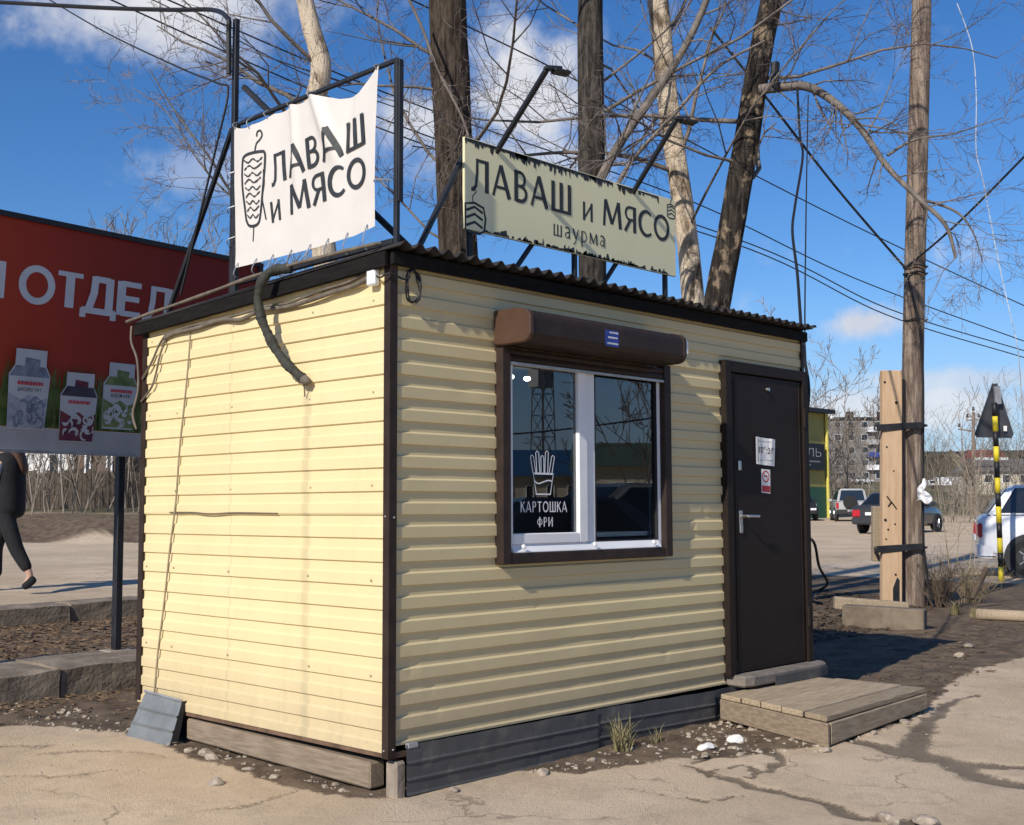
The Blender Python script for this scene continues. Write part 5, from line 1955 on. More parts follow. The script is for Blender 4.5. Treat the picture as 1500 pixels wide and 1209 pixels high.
# ------------------------------------------------------------------ wooden utility pole with its timber splint
M_pole = bark('pole_wood', (.15, .11, .085), (.40, .315, .245), 0, .35)
M_plank = mat('fresh_plank', (.50, .33, .19), .8, var=.12, scale=3, col2=(.58, .41, .26), bump=.2, bscale=20, stretch=(6, 6, .6))
p0, p1, p2 = at(1338, 886, 15.6), at(1337, 540, 15.6), at(1351, -20, 15.6)
g0 = gzf(p0.x, p0.y)
UP = thing('utility_pole', 'tall weathered round wooden utility pole right of the kiosk', 'utility pole', (p0.x, p0.y, g0))
pb = Vector((p0.x, p0.y, g0-.1))
top = p2+(p2-p1)*.28
pp_ = spline([pb, p1, p2, top], 10)
vs, fs = [], []
NS = 20
for i, p in enumerate(pp_):
    f = i/(len(pp_)-1)
    r = .150-.045*f
    for k in range(NS):
        a = 2*math.pi*k/NS
        q = r*(1+.03*math.sin(5*a+p.z*.4)+.04*(float(fbm(math.cos(a)*2+9, math.sin(a)*2+p.z*.4, 3, 4))-.5))
        vs.append(p+Vector((math.cos(a)*q, math.sin(a)*q, 0)))
for i in range(len(pp_)-1):
    for k in range(NS):
        fs.append((i*NS+k, i*NS+(k+1) % NS, (i+1)*NS+(k+1) % NS, (i+1)*NS+k))
MB().add(vs, fs).build('shaft', M_pole, UP, smooth=True)
q0, q1 = at(1305, 892, 15.45), at(1305, 543, 15.45)
q0.z = gzf(q0.x, q0.y)-.05
ax_ = (q1-q0).normalized()
MB().bar(q0, q1, .25, .13, up=_F).build('splint_plank', M_plank, UP, bevel=.008)
r0_, r1_ = at(1288, 800, 15.62), at(1287, 742, 15.62)
MB().bar(at(1283, 822, 15.72), at(1283, 742, 15.72), .10, .10, up=_F).build('splint_block', M_wood, UP, bevel=.006)
for yy in (624, 802):
    c_ = at(1337, yy, 15.6)
    a_ = at(1290, yy+2, 15.36)
    ring = MB()
    ring.tube([c_+Vector((.172*math.cos(a*math.pi/12), .172*math.sin(a*math.pi/12), 0)) for a in range(25)], .014, 6, cap=False)
    ring.build('wire_binding', M_iron, UP)
    MB().bar(at(1284, yy+3, 15.36), at(1352, yy-1, 15.40), .085, .016, up=_F).build('strap', M_iron, UP, bevel=.003)
    MB().bar(at(1281, yy+3, 15.34), at(1281, yy+3, 15.75), .02, .07).build('strap_end', M_iron, UP)
c1 = at(1328, 400, 15.42)
for yy in (392, 402, 470):
    c_ = at(1341, yy, 15.58)
    MB().tube([c_+Vector((.150*math.cos(a*math.pi/12), .150*math.sin(a*math.pi/12), .01*math.sin(a))) for a in range(25)], .009, 6, cap=False).build('wire_binding', M_iron, UP)
MB().tube(spline([at(1328, 400, 15.4), at(1338, 440, 15.41), at(1348, 490, 15.44), at(1352, 560, 15.47), at(1352, 700, 15.46), at(1353, 800, 15.44), at(1364, 880, 15.4)], 6), .018, 6).build('down_cable', M_cable_k, UP)
for (kx, ky, kr) in ((1296, 560, .016), (1313, 590, .020), (1299, 655, .013), (1309, 690, .010), (1297, 762, .020), (1301, 776, .014), (1311, 768, .012), (1298, 790, .012), (1312, 842, .016)):
    c_ = at(kx, ky, 15.384)
    MB().lathe([(kr, 0), (kr*.9, .006)], c_, tuple(-_F), 9).build('knot', M_dark, UP)
MB().add([at(1308, 888, 15.383), at(1318, 888, 15.383), at(1318, 850, 15.383), at(1314, 846, 15.383), at(1308, 862, 15.383)], [(0, 1, 2, 3, 4)]).build('tar_stain', M_iron, UP)
mk = MB()
sfp = lambda u, v: at(1305+u, 735+v, 15.372)
for pts in ([(-6, -8), (2, 2), (8, 10)], [(1, 0), (-4, 7)]):
    P = [sfp(*p) for p in pts]
    mk.tube(P, .008, 4)
mk.build('carved_mark', M_iron, UP)

def wire(label, pts, r=.008, m=None, group='overhead wires', cat='wire'):
    o = MB().tube(spline(pts, 10), r, 5).build('wire', m or M_cable_k, org=pts[0])
    return tag(o, label, cat, group)


wire('thick wire slanting from the leaning tree down to the binding on the pole', [at(1040, 40, 14.6), at(1120, 140, 14.8), at(1225, 275, 15.1), at(1328, 395, 15.42)], .016)
wire('wire rising from the pole binding to the right edge of the photo', [at(1330, 390, 15.42), at(1400, 330, 14.6), at(1500, 230, 13.6), at(1600, 125, 12.8)], .014)
wire('uppermost of the long wires crossing the sky right of the kiosk', [at(560, -20, 17), at(800, 95, 19), at(1000, 202, 21), at(1250, 330, 23.5), at(1500, 448, 26), at(1600, 492, 27)], .012)
wire('second long wire crossing the sky above the right corner of the roof', [at(200, -20, 16), at(600, 150, 19), at(1000, 290, 22), at(1250, 407, 24), at(1500, 500, 26), at(1600, 535, 27)], .012)
wire('third long wire, upper one of the close pair crossing low behind the pole', [at(140, -10, 16), at(600, 190, 19), at(1100, 358, 22), at(1300, 452, 24), at(1500, 514, 26), at(1600, 545, 27)], .012)
wire('lowest long wire, lower one of the close pair crossing low behind the pole', [at(300, 90, 17), at(700, 240, 19), at(1100, 366, 22), at(1300, 462, 24), at(1500, 524, 26), at(1600, 556, 27)], .012)
P_post = Vector((.055, 1.478, 4.30))
wire('thick black supply cable coming from the upper left to the banner post', [at(-220, -6, 9.8), at(0, 4, 9.0), at(150, 12, 8.4), at(250, 15, 8.0), at(310, 15, 7.8), P_post+Vector((-.03, .05, .06)), P_post+Vector((-.045, .01, -.06)), P_post+Vector((-.045, .0, -.3))], .016)
wire('thin wire from the upper left corner to the middle of the banner post', [at(40, -20, 12), at(150, 45, 10.6), at(260, 98, 8.8), at(318, 122, 7.4), Vector((.02, 1.50, 3.90)), Vector((.0, 1.60, 3.55)), Vector((.0, 1.95, 2.75))], .007)
wire('thin wire passing just above the banner post towards the trees', [at(180, -20, 15), at(330, 50, 15.5), at(450, 110, 16), at(600, 165, 16.5)], .008)
wire('black wavy cable hanging from the tree limb past the right corner of the kiosk', [at(1168, 128, 13.7), at(1172, 200, 13.4), at(1176, 230, 13.0), at(1165, 300, 12.0), at(1161, 340, 11.4), at(1168, 400, 10.6), at(1172, 455, 9.9), at(1176, 510, 9.4), at(1184, 560, 9.2), at(1184, 590, 9.15), at(1178, 625, 9.15), Vector((3.93, .10, 1.9))], .014, group='cables hanging at the kiosk corner')
wire('thin straight wire hanging beside the wavy black cable at the kiosk corner', [at(1184, 140, 13.6), at(1181, 300, 11.5), at(1179, 480, 9.6), at(1180, 580, 9.3), Vector((3.93, .16, 1.6))], .007, group='cables hanging at the kiosk corner')
wire('pale thin string curving down near the right edge of the sky', [at(1402, 5, 14), at(1424, 70, 14), at(1430, 140, 14), at(1430, 220, 14), at(1440, 265, 14), at(1462, 380, 14), at(1482, 470, 14), at(1492, 520, 14), at(1500, 640, 14.5)], .005, mat('pale_string', (.6, .6, .6), .6))
wire('loose black cable lying from the kiosk corner over the soil', [Vector((3.92, .25, 1.0)), at(1187, 790, 9.6), at(1200, 830, 10.2), at(1212, 855, 10.8), at(1195, 868, 10.9), at(1190, 880, 10.6), at(1205, 885, 10.5)], .012, group='cables hanging at the kiosk corner')

# ------------------------------------------------------------------ sleepers and litter at the pole foot
def timber(label, a, b_, w_, h, m, name='timber_sleeper', cat='timber'):
    a, b_ = Vector(a), Vector(b_)
    o = MB().bar(a+Vector((0, 0, h/2)), b_+Vector((0, 0, h/2)), w_, h).build(name, m, org=a, bevel=.012)
    return tag(o, label, cat, 'timbers at the pole foot')


s0, s1 = at(1236, 893, 13.2), at(1356, 915, 12.8)
s0.z, s1.z = gzf(s0.x, s0.y)-.02, gzf(s1.x, s1.y)-.02
timber('heavy weathered sleeper lying in front of the pole splint', s0, s1, .22, .24, mat('sleeper_wood', (.13, .10, .07), .9, var=.3, scale=5, col2=(.22, .175, .125), bump=.4, bscale=30))
s0, s1 = at(1222, 884, 13.7), at(1330, 893, 13.6)
s0.z, s1.z = gzf(s0.x, s0.y)+.10, gzf(s1.x, s1.y)+.08
timber('thinner pale timber lying behind the heavy sleeper', s0, s1, .16, .14, M_wood)
s0, s1 = at(1432, 912, 13.9), at(1530, 922, 13.5)
s0.z, s1.z = gzf(s0.x, s0.y)+.06, gzf(s1.x, s1.y)+.06
tag(MB().tube([s0, s1], .07, 10).build('log', M_wood, org=s0, smooth=True), 'pale log lying on the soil at the right edge', 'log', 'timbers at the pole foot')
s0, s1 = at(1424, 878, 15.2), at(1446, 832, 15.4)
tag(MB().bar(s0, s1, .06, .06).build('leaning_stake', mat('dark_stake', (.09, .065, .045), .9, var=.3), org=s0, bevel=.01), 'short stake leaning in the weeds right of the pole', 'stake')
bgp = at(1352, 735, 15.3)
bg_ = MB()
bg_.grid(lambda a, b_: bgp+_R*(.17*(a-.5)*(1.15-b_+.3*math.sin(b_*9+1)*(a-.2))+.02*math.sin(b_*8))+Vector((0, 0, .27*b_+.03*math.sin(a*7)))-_F*(.05*math.sin(a*3.1)+.02*math.sin(b_*17+a*9)), 10, 16)
tag(bg_.build('plastic_bag', M_white, org=bgp), 'torn white plastic bag caught on the side of the pole', 'bag')
# yellow-green watering can behind the kiosk corner
yg = thing('plastic_can', 'small yellow-green plastic can with a dark mouth beside the door corner', 'can', (4.22, .35, gzf(4.22, .35)))
zb = gzf(4.22, .35)
M_yg = mat('yellow_green_plastic', (.30, .31, .06), .5, var=.15)
MB().lathe([(.10, .18), (.125, .22), (.13, .42), (.10, .50), (.06, .53)], (4.22, .35, zb), (0, 0, 1), 16).build('can_body', M_yg, yg, smooth=True)
MB().lathe([(.085, .515), (.10, .55), (.095, .62), (.06, .66)], (4.22, .35, zb), (.1, -.1, 1), 14).build('dark_lid', M_rub, yg, smooth=True)
MB().lathe([(.12, 0), (.12, .18)], (4.22, .35, zb), (0, 0, 1), 12).build('stand', M_conc, yg)

# ------------------------------------------------------------------ road sign seen from behind
sp0 = at(1467, 856, 20.5)
gzs = gzf(sp0.x, sp0.y)
SN = thing('road_sign', 'triangular road sign seen from behind on a black and yellow striped post', 'road sign', (sp0.x, sp0.y, gzs))
spt = at(1456, 572, 20.5)
ax_ = spt-sp0
M_yel = mat('yellow_paint', (.72, .56, .03), .5, var=.1)
M_blk = mat('black_paint', (.015, .015, .016), .5)
edges = [856, 830, 810, 788, 766, 742, 722, 700, 676, 654, 632, 610, 590]
for i in range(len(edges)-1):
    f0, f1 = (856-edges[i])/(856-572), (856-edges[i+1])/(856-572)
    MB().tube([sp0+ax_*f0, sp0+ax_*f1], .045, 12).build('post_band', M_yel if i % 2 == 0 else M_blk, SN, smooth=True)
pl = [at(1454, 562, 20.6), at(1461, 562, 20.6), at(1485, 636, 20.6), at(1482, 642, 20.6), at(1431, 641, 20.6), at(1428, 636, 20.6)]
tp = MB()
nn_ = (pl[2]-pl[0]).cross(pl[4]-pl[0]).normalized()*.02
tp.add([p for p in pl]+[p+nn_ for p in pl], [tuple(range(6)), tuple(range(11, 5, -1))]+[(i, 6+i, 6+(i+1) % 6, (i+1) % 6) for i in range(6)])
tp.build('sign_plate', mat('sign_back', (.05, .055, .065), .55, var=.15), SN)
MB().bar(at(1460, 566, 20.52), at(1462, 592, 20.52), .10, .06, up=_F).build('bracket', M_galv, SN)
MB().bar(at(1470, 628, 20.56), at(1475, 628, 20.56), .09, .006, up=_F).build('paper_tag', M_paper, SN)

# ------------------------------------------------------------------ cars
M_tyre = mat('tyre', (.02, .02, .02), .85)
M_rim = mat('alloy', (.45, .46, .48), .35, metal=.8)
M_cglass = mat('car_glass', (.012, .015, .018), .12, var=.05, spec=.8)
M_tail = mat('tail_lamp', (.45, .02, .03), .3)
M_plate = mat('number_plate', (.75, .75, .75), .5)
M_plast = mat('bumper_plastic', (.03, .031, .033), .6)


def paint(name, col):
    return mat(name, col, .28, var=.05, scale=3, coat=.6, spec=.5)


def car(label, loc, heading, kind, paint_m, detail=True, group='parked cars'):
    C = thing({'suv': 'parked_suv', 'sedan': 'parked_sedan', 'cross': 'parked_crossover', 'van': 'parked_car'}[kind], label, 'car', (0, 0, 0), group)
    if kind == 'suv':
        L_, Wd, z0, zb, zr = 4.0, 1.72, .30, 1.05, 1.72
        st = [(-2.0, .45, 1.02, .80), (-1.9, .38, 1.05, .85), (-.5, .30, 1.05, .86), (.9, .30, 1.03, .86), (1.6, .34, .98, .84), (1.95, .40, .90, .78), (2.02, .48, .78, .72)]
        cab = ((-1.98, 1.02), (.95, 1.03), (-1.90, 1.72), (.25, 1.70))
        wheels, wr = (-1.25, 1.22), .35
    elif kind == 'sedan':
        st = [(-2.25, .50, .90, .74), (-2.15, .34, 1.00, .82), (-1.3, .26, 1.00, .87), (.8, .24, .98, .87), (1.6, .28, .88, .84), (2.1, .34, .74, .76), (2.22, .42, .60, .66)]
        cab = ((-1.75, .99), (1.15, .96), (-1.0, 1.46), (.15, 1.46))
        wheels, wr = (-1.35, 1.35), .32
    elif kind == 'cross':
        st = [(-2.1, .52, 1.02, .80), (-2.02, .36, 1.10, .87), (-1.2, .30, 1.10, .91), (.9, .28, 1.06, .91), (1.6, .32, .98, .88), (2.05, .38, .84, .80), (2.15, .46, .70, .72)]
        cab = ((-2.0, 1.08), (1.15, 1.05), (-1.55, 1.64), (.25, 1.66))
        wheels, wr = (-1.30, 1.32), .35
    else:
        st = [(-2.1, .45, .95, .74), (-2.0, .34, 1.0, .80), (.8, .30, .98, .80), (1.9, .36, .88, .76), (2.05, .45, .75, .68)]
        cab = ((-2.0, .99), (1.0, .97), (-1.85, 1.48), (.2, 1.48))
        wheels, wr = (-1.2, 1.25), .31
    # body shell
    vs, fs = [], []
    ring = lambda w_, zl, zt: [(-w_*.86, zl), (-w_*.97, zl+.10), (-w_, zl+(zt-zl)*.55), (-w_*.985, zt-.10), (-w_*.93, zt-.015), (-w_*.6, zt+.012), (w_*.6, zt+.012), (w_*.93, zt-.015), (w_*.985, zt-.10), (w_, zl+(zt-zl)*.55), (w_*.97, zl+.10), (w_*.86, zl)]
    for x, zl, zt, hw in st:
        vs += [(x, a, b_) for a, b_ in ring(hw, zl, zt)]
    n = 12
    for i in range(len(st)-1):
        for k in range(n):
            fs.append((i*n+k, (i+1)*n+k, (i+1)*n+(k+1) % n, i*n+(k+1) % n))
    fs.append(tuple(range(n)))
    fs.append(tuple((len(st)-1)*n+k for k in range(n-1, -1, -1)))
    MB().add(vs, fs).build('body', paint_m, C, bevel=.02, seg=2, smooth=True).data.set_sharp_from_angle(angle=rad(32))
    (xa, za), (xb, zb_), (xc, zc), (xd, zd) = cab
    hw = st[2][3]*.93
    hr = hw*.80
    q = [(xa, -hw, za-.03), (xb, -hw, zb_-.03), (xb, hw, zb_-.03), (xa, hw, za-.03)]
    r = [(xc, -hr, zc), (xd, -hr, zd), (xd, hr, zd), (xc, hr, zc)]
    MB().hexa([Vector(p) for p in q], [Vector(p) for p in r]).build('cabin', paint_m, C, bevel=.07, seg=3, smooth=True).data.set_sharp_from_angle(angle=rad(40))

    def win(a, b_, c, d, u0, u1, v0, v1, off_, nm):
        a, b_, c, d = map(Vector, (a, b_, c, d))
        def P(u, v):
            return (a*(1-u)+b_*u)*(1-v)+(d*(1-u)+c*u)*v
        nrm = (b_-a).cross(d-a).normalized()*off_
        MB().hexa([P(u0, v0), P(u1, v0), P(u1, v1), P(u0, v1)], [P(u0, v0)+nrm, P(u1, v0)+nrm, P(u1-.02, v1)+nrm, P(u0+.02, v1)+nrm]).build(nm, M_cglass, C)
    for u0, u1 in (((.06, .33), (.36, .62), (.65, .93)) if kind != 'sedan' else ((.14, .47), (.50, .86))):
        win(q[0], q[1], r[1], r[0], u0, u1, .16, .90, .012, 'side_window')
        win(q[2], q[3], r[3], r[2], 1-u1, 1-u0, .16, .90, .012, 'side_window')
    win(q[3], q[0], r[0], r[3], .08, .92, .14, .88, .014, 'rear_window')
    win(q[1], q[2], r[2], r[1], .08, .92, .10, .90, .014, 'windscreen')
    for wx_ in wheels:
        for s in (-1, 1):
            hw2 = st[2][3]
            T = MB().lathe([(wr*.55, -.10), (wr*.92, -.10), (wr, -.06), (wr, .06), (wr*.92, .10), (wr*.62, .10), (wr*.60, .075)], (wx_, s*(hw2-.09), wr), (0, s, 0), 24)
            wo_ = T.build('wheel', M_tyre, C, org=(wx_, s*(hw2-.09), wr), smooth=False)
            rm_ = MB().lathe([(wr*.61, .06), (wr*.60, .085), (wr*.5, .09), (.05, .10)], (wx_, s*(hw2-.09), wr), (0, s, 0), 20)
            for k in range(5):
                a = k*2*math.pi/5
                p_ = Vector((wx_, s*(hw2-.09+.0), wr))
                d_ = Vector((math.cos(a), 0, math.sin(a)))
                rm_.bar(p_+d_*.04+Vector((0, s*.105, 0)), p_+d_*wr*.56+Vector((0, s*.095, 0)), .05, .02)
            rm_.build('rim', M_rim, wo_)
            MB().lathe([(wr*1.16, -.09), (wr*1.16, .004)], (wx_, s*(hw2+.002), wr+.015), (0, s, 0), 24).build('wheel_arch', M_plast, C)
    xr_ = st[0][0]
    zt_ = st[0][2]
    MB().box(xr_-.05, xr_+.25, -st[1][3]*.98, st[1][3]*.98, st[1][1]-.02, st[1][1]+.24).build('rear_bumper', M_plast if kind in ('suv', 'van') else paint_m, C, bevel=.04, seg=2)
    MB().box(st[-1][0]-.25, st[-1][0]+.05, -st[-2][3], st[-2][3], st[-2][1]-.02, st[-2][1]+.2).build('front_bumper', M_plast if kind in ('suv', 'van') else paint_m, C, bevel=.04, seg=2)
    for s in (-1, 1):
        y0, y1 = sorted((s*(st[0][3]-.26), s*(st[0][3]+.04)))
        if kind == 'suv':
            y0, y1 = sorted((s*(st[0][3]-.10), s*(st[0][3]+.03)))
            MB().box(xr_-.02, xr_+.10, y0, y1, .66, .98).build('tail_light', M_tail, C, bevel=.01)
        else:
            MB().box(xr_-.025, xr_+.22, y0, y1, zt_-.32, zt_-.06).build('tail_light', M_tail, C, bevel=.03)
        y0, y1 = sorted((s*(st[-1][3]-.30), s*(st[-1][3]+.03)))
        MB().box(st[-1][0]-.12, st[-1][0]+.01, y0, y1, st[-1][2]-.16, st[-1][2]-.02).build('headlight', M_white, C, bevel=.02)
        y0, y1 = sorted((s*(hw+.0), s*(hw+.20)))
        MB().box(xb-.35, xb-.20, y0, y1, zb_+.02, zb_+.17).build('mirror', paint_m, C, bevel=.03)
    pz = .58 if kind == 'suv' else .70
    MB().box(xr_-.055, xr_-.035, -.26, .26, pz-.055, pz+.055).build('number_plate', M_plate, C)
    if kind == 'suv':
        MB().lathe([(.34, -.11), (.36, -.08), (.36, .08), (.33, .12), (.10, .13)], (xr_-.14, .12, 1.0), (-1, 0, 0), 22).build('spare_wheel', M_tyre, C)
        MB().box(-1.7, .2, -.62, -.58, 1.73, 1.76).build('roof_rail', M_plast, C)
        MB().box(-1.7, .2, .58, .62, 1.73, 1.76).build('roof_rail', M_plast, C)
    C.location = loc
    C.rotation_euler = (0, 0, heading)
    return C


def place(px, d, dz=0):
    x_, y_ = gpx(px, d)
    return (x_, y_, gzf(x_, y_)+dz)


car('silver off-roader with a spare wheel on its back, parked by the green building', place(1243, 66), rad(34), 'suv', paint('silver_paint', (.42, .42, .42)))
car('dark grey sedan with red tail lights half hidden by the pole splint', place(1318, 44.5), rad(2), 'sedan', paint('dark_paint', (.035, .036, .042)))
car('white crossover cut off by the right edge behind the striped post', place(1612, 21.8), rad(-64), 'cross', paint('white_paint', (.74, .75, .77)))
car('tiny white car on the far slope above the silver off-roader', place(1265, 235), rad(-30), 'van', paint('white_paint_far', (.78, .78, .78)))
car('dark car half hidden behind the door edge of the kiosk', place(1166, 68), rad(220), 'cross', paint('black_paint', (.02, .02, .022)))


# ------------------------------------------------------------------ buildings far behind
def windows(par, rects, fn, m, nm='window', fm=None, depth_=.08):
    """each window its own part: frame with a recessed pane"""
    for (u0, u1, v0, v1) in rects:
        f = .06
        mb = MB()
        for a0, a1, c0, c1 in ((u0, u1, v0, v0+f), (u0, u1, v1-f, v1), (u0, u0+f, v0+f, v1-f), (u1-f, u1, v0+f, v1-f)):
            q = [fn(a0, c0), fn(a1, c0), fn(a1, c1), fn(a0, c1)]
            n_ = (q[1]-q[0]).cross(q[3]-q[0]).normalized()
            mb.hexa([p-n_*.05 for p in q], [p+n_*.05 for p in q])
        w_ = mb.build(nm, fm or M_pvc, par)
        q = [fn(u0+f, v0+f), fn(u1-f, v0+f), fn(u1-f, v1-f), fn(u0+f, v1-f)]
        n_ = (q[1]-q[0]).cross(q[3]-q[0]).normalized()
        MB().add([p+n_*.02 for p in q], [(0, 1, 2, 3)]).build('pane', m, w_)


# green and yellow shop
gx1, gyw = 63.6, 33.2
zb = gzf(62, 33)
GB = thing('green_shop', 'yellow-green building with a dark green base and a black name board', 'building', (55, 38, zb))
M_gy = mat('olive_render', (.28, .26, .085), .8, var=.06, scale=2)
M_gd = mat('green_base', (.025, .10, .06), .7, var=.1)
MB().box(40, gx1, gyw, 46, zb+1.9, 7.25).build('wall', M_gy, GB)
MB().box(39.9, gx1+.03, gyw-.04, 46, zb-.6, zb+1.9).build('plinth', M_gd, GB)
MB().hexa([(39, gyw-.5, 7.25), (gx1+.3, gyw-.5, 7.25), (gx1+.3, 46.5, 7.8), (39, 46.5, 7.8)], [(39, gyw-.5, 7.5), (gx1+.3, gyw-.5, 7.5), (gx1+.3, 46.5, 8.1), (39, 46.5, 8.1)]).build('roof', M_iron, GB)
MB().tube([(gx1-.15, gyw-.12, zb), (gx1-.15, gyw-.12, 7.2)], .10, 8).build('drainpipe', mat('yellow_pipe', (.60, .52, .10), .5), GB)
sb0 = at(1160, 652, 57)
sx0, sx1 = 54.0, 62.9
nb = MB().box(sx0, sx1, gyw-.25, gyw-.02, 3.75, 5.35).build('name_board', M_blk, GB)
tb = MB()
put_text(tb, 'АЛЬ', lambda u, v: Vector((u, gyw-.262, v)), 59.9, 62.5, 4.55, 5.05)
for zz, u0, u1 in ((4.22, 59.2, 62.2), (4.0, 59.5, 61.2)):
    u = u0
    while u < u1:
        w_ = random.uniform(.10, .22)
        tb.add([(u, gyw-.262, zz), (u+w_, gyw-.262, zz), (u+w_, gyw-.262, zz+.08), (u, gyw-.262, zz+.08)], [(0, 1, 2, 3)])
        u += w_+.06
tb.build('board_lettering', mat('board_grey', (.35, .36, .38), .6), GB)
windows(GB, [(41+i*3.8, 43+i*3.8, 3.2, 5.4) for i in range(3)], lambda u, v: Vector((u, gyw-.02, v)), M_cglass)
MB().lathe([(.05, 0), (.12, .05), (.14, .14), (.08, .22)], (gx1-.1, gyw-.42, 6.9), (0, 0, 1), 12).build('wall_lamp', M_white, GB)

# apartment block on the slope
a0, a1 = at(1196, 690, 262), at(1420, 690, 262)
du = Vector((a1.x-a0.x, a1.y-a0.y, 0)).normalized()
dvn = Vector((-du.y, du.x, 0))
zb = gzf(a0.x, a0.y)-1
L_ = (Vector((a1.x, a1.y, 0))-Vector((a0.x, a0.y, 0))).length*.62
AB = thing('apartment_block', 'grey five storey apartment block behind the bare bushes', 'building', (a0.x, a0.y, zb))
b0 = Vector((a0.x, a0.y, 0))
ztop = 20.6
M_apt = mat('grey_panel', (.20, .185, .17), .85, var=.12, scale=.3)
MB().hexa([b0+Vector((0, 0, zb)), b0+du*L_+Vector((0, 0, zb)), b0+du*L_+dvn*12+Vector((0, 0, zb)), b0+dvn*12+Vector((0, 0, zb))], [b0+Vector((0, 0, ztop)), b0+du*L_+Vector((0, 0, ztop)), b0+du*L_+dvn*12+Vector((0, 0, ztop)), b0+dvn*12+Vector((0, 0, ztop))]).build('wall', M_apt, AB)
MB().hexa([b0-dvn*.4+Vector((0, 0, ztop)), b0+du*L_-dvn*.4+Vector((0, 0, ztop)), b0+du*L_+dvn*12.4+Vector((0, 0, ztop)), b0+dvn*12.4+Vector((0, 0, ztop))], [b0-dvn*.4+Vector((0, 0, ztop+.5)), b0+du*L_-dvn*.4+Vector((0, 0, ztop+.5)), b0+du*L_+dvn*12.4+Vector((0, 0, ztop+.5)), b0+dvn*12.4+Vector((0, 0, ztop+.5))]).build('roof', M_iron, AB)
for s_ in (.42, .75):
    p_ = b0+du*L_*s_+dvn*4
    MB().box(p_.x-.6, p_.x+.6, p_.y-.6, p_.y+.6, ztop+.5, ztop+2.0).build('chimney', M_brown, AB)
fr = []
for k in range(5):
    z_ = 20.6-2.75*(k+1)+.9
    for j in range(7):
        u_ = 1.2+j*2.9
        if u_+1.4 < L_:
            fr.append((u_, u_+1.4, z_, z_+1.4))
windows(AB, fr, lambda u, v: b0+du*u-dvn*.03+Vector((0, 0, v)), M_cglass)
for k in range(4):
    z_ = 20.6-2.75*(k+1)
    p_ = b0+du*(L_*.53)
    q_ = [p_-dvn*.05, p_+du*2.4-dvn*.05, p_+du*2.4-dvn*1.1, p_-dvn*1.1]
    MB().hexa([Vector((p.x, p.y, z_)) for p in q_[::-1]], [Vector((p.x, p.y, z_+1.1)) for p in q_[::-1]]).build('balcony', (M_pvc, M_bgrey, M_blue, M_pvc)[k], AB)

# red-gabled house at the right edge
h0 = at(1428, 705, 150)
zb = gzf(h0.x, h0.y)-.5
HB = thing('village_house', 'low pale house with grey roof and red gable behind the striped post', 'house', (h0.x, h0.y, zb))
dr = Vector((_R.x, _R.y, 0)).normalized()
df_ = Vector((-dr.y, dr.x, 0))
H0 = Vector((h0.x, h0.y, 0))
def hb(u0, u1, w0, w1, z0, z1, nm, m, inset=0.0):
    q = [H0+dr*u0+df_*w0, H0+dr*u1+df_*w0, H0+dr*u1+df_*w1, H0+dr*u0+df_*w1]
    i_ = inset
    r = [H0+dr*(u0+i_*.3)+df_*(w0+i_), H0+dr*(u1-i_*.3)+df_*(w0+i_), H0+dr*(u1-i_*.3)+df_*(w1-i_), H0+dr*(u0+i_*.3)+df_*(w1-i_)]
    return MB().hexa([Vector((p.x, p.y, z0)) for p in q], [Vector((p.x, p.y, z1)) for p in r]).build(nm, m, HB)
hb(0, 11, 0, 7, zb, 5.9, 'wall', mat('cream_plaster', (.55, .49, .38), .8, var=.1))
hb(-.4, 11.4, -.5, 7.5, 5.9, 7.6, 'roof', mat('slate_roof', (.13, .125, .12), .8, var=.15, scale=.6), 3.2)
hb(.5, 5.5, 3, 6, 7.2, 8.8, 'gable', mat('red_roof', (.20, .035, .03), .7, var=.15), 1.3)
hb(-.2, 4.0, -.56, -.50, 7.3, 7.62, 'eaves_board', M_white)
windows(HB, [(1.2+2.2*i, 2.2+2.2*i, 4.5, 5.5) for i in range(4)], lambda u, v: H0+dr*u-df_*.02+Vector((0, 0, v)), M_cglass)
# white truck body beyond the brush
t0 = at(1372, 716, 140)
zb = t0.z
TR = thing('white_truck', 'small white box truck parked far off right of the pole', 'truck', (t0.x, t0.y, zb))
T0 = Vector((t0.x, t0.y, 0))
def tbx(u0, u1, w0, w1, z0, z1, nm, m, bev=.05):
    q = [T0+dr*u0+df_*w0, T0+dr*u1+df_*w0, T0+dr*u1+df_*w1, T0+dr*u0+df_*w1]
    return MB().hexa([Vector((p.x, p.y, zb+z0)) for p in q], [Vector((p.x, p.y, zb+z1)) for p in q]).build(nm, m, TR, bevel=bev)
tbx(.2, 2.7, 0, 1.6, .35, 1.35, 'cargo_box', M_white)
tbx(-.8, .12, .1, 1.5, .3, 1.0, 'cab', M_white, .12)
tbx(-.75, -.1, .08, .1, .62, .92, 'cab_window', M_cglass, 0)
for u in (-.4, 2.0):
    p_ = T0+dr*u+Vector((0, 0, zb+.2))
    MB().lathe([(.25, -.1), (.25, .1)], p_, df_, 14).build('wheel', M_tyre, TR)
# distant power pole with cross-arms
u0_ = gpx(1425, 92)
zb = gzf(*u0_)
DP = thing('power_pole', 'distant power pole with two cross-arms left of the triangular sign', 'utility pole', (*u0_, zb))
pt = at(1426, 604, 92)
MB().tube([(*u0_, zb-.2), pt], [.16, .12], 8).build('shaft', M_pole, DP)
MB().bar(at(1416, 616, 92), at(1436, 615, 92), .10, .10).build('cross_arm', M_pole, DP)
MB().bar(at(1404, 629, 92), at(1428, 632, 92), .10, .10).build('cross_arm', M_pole, DP)
for a, b_ in ((1417, 612), (1426, 602), (1434, 612), (1405, 626)):
    MB().lathe([(.05, 0), (.12, .08), (.06, .2), (.10, .28)], at(a, b_, 92), (0, 0, 1), 8).build('insulator', M_brown, DP)

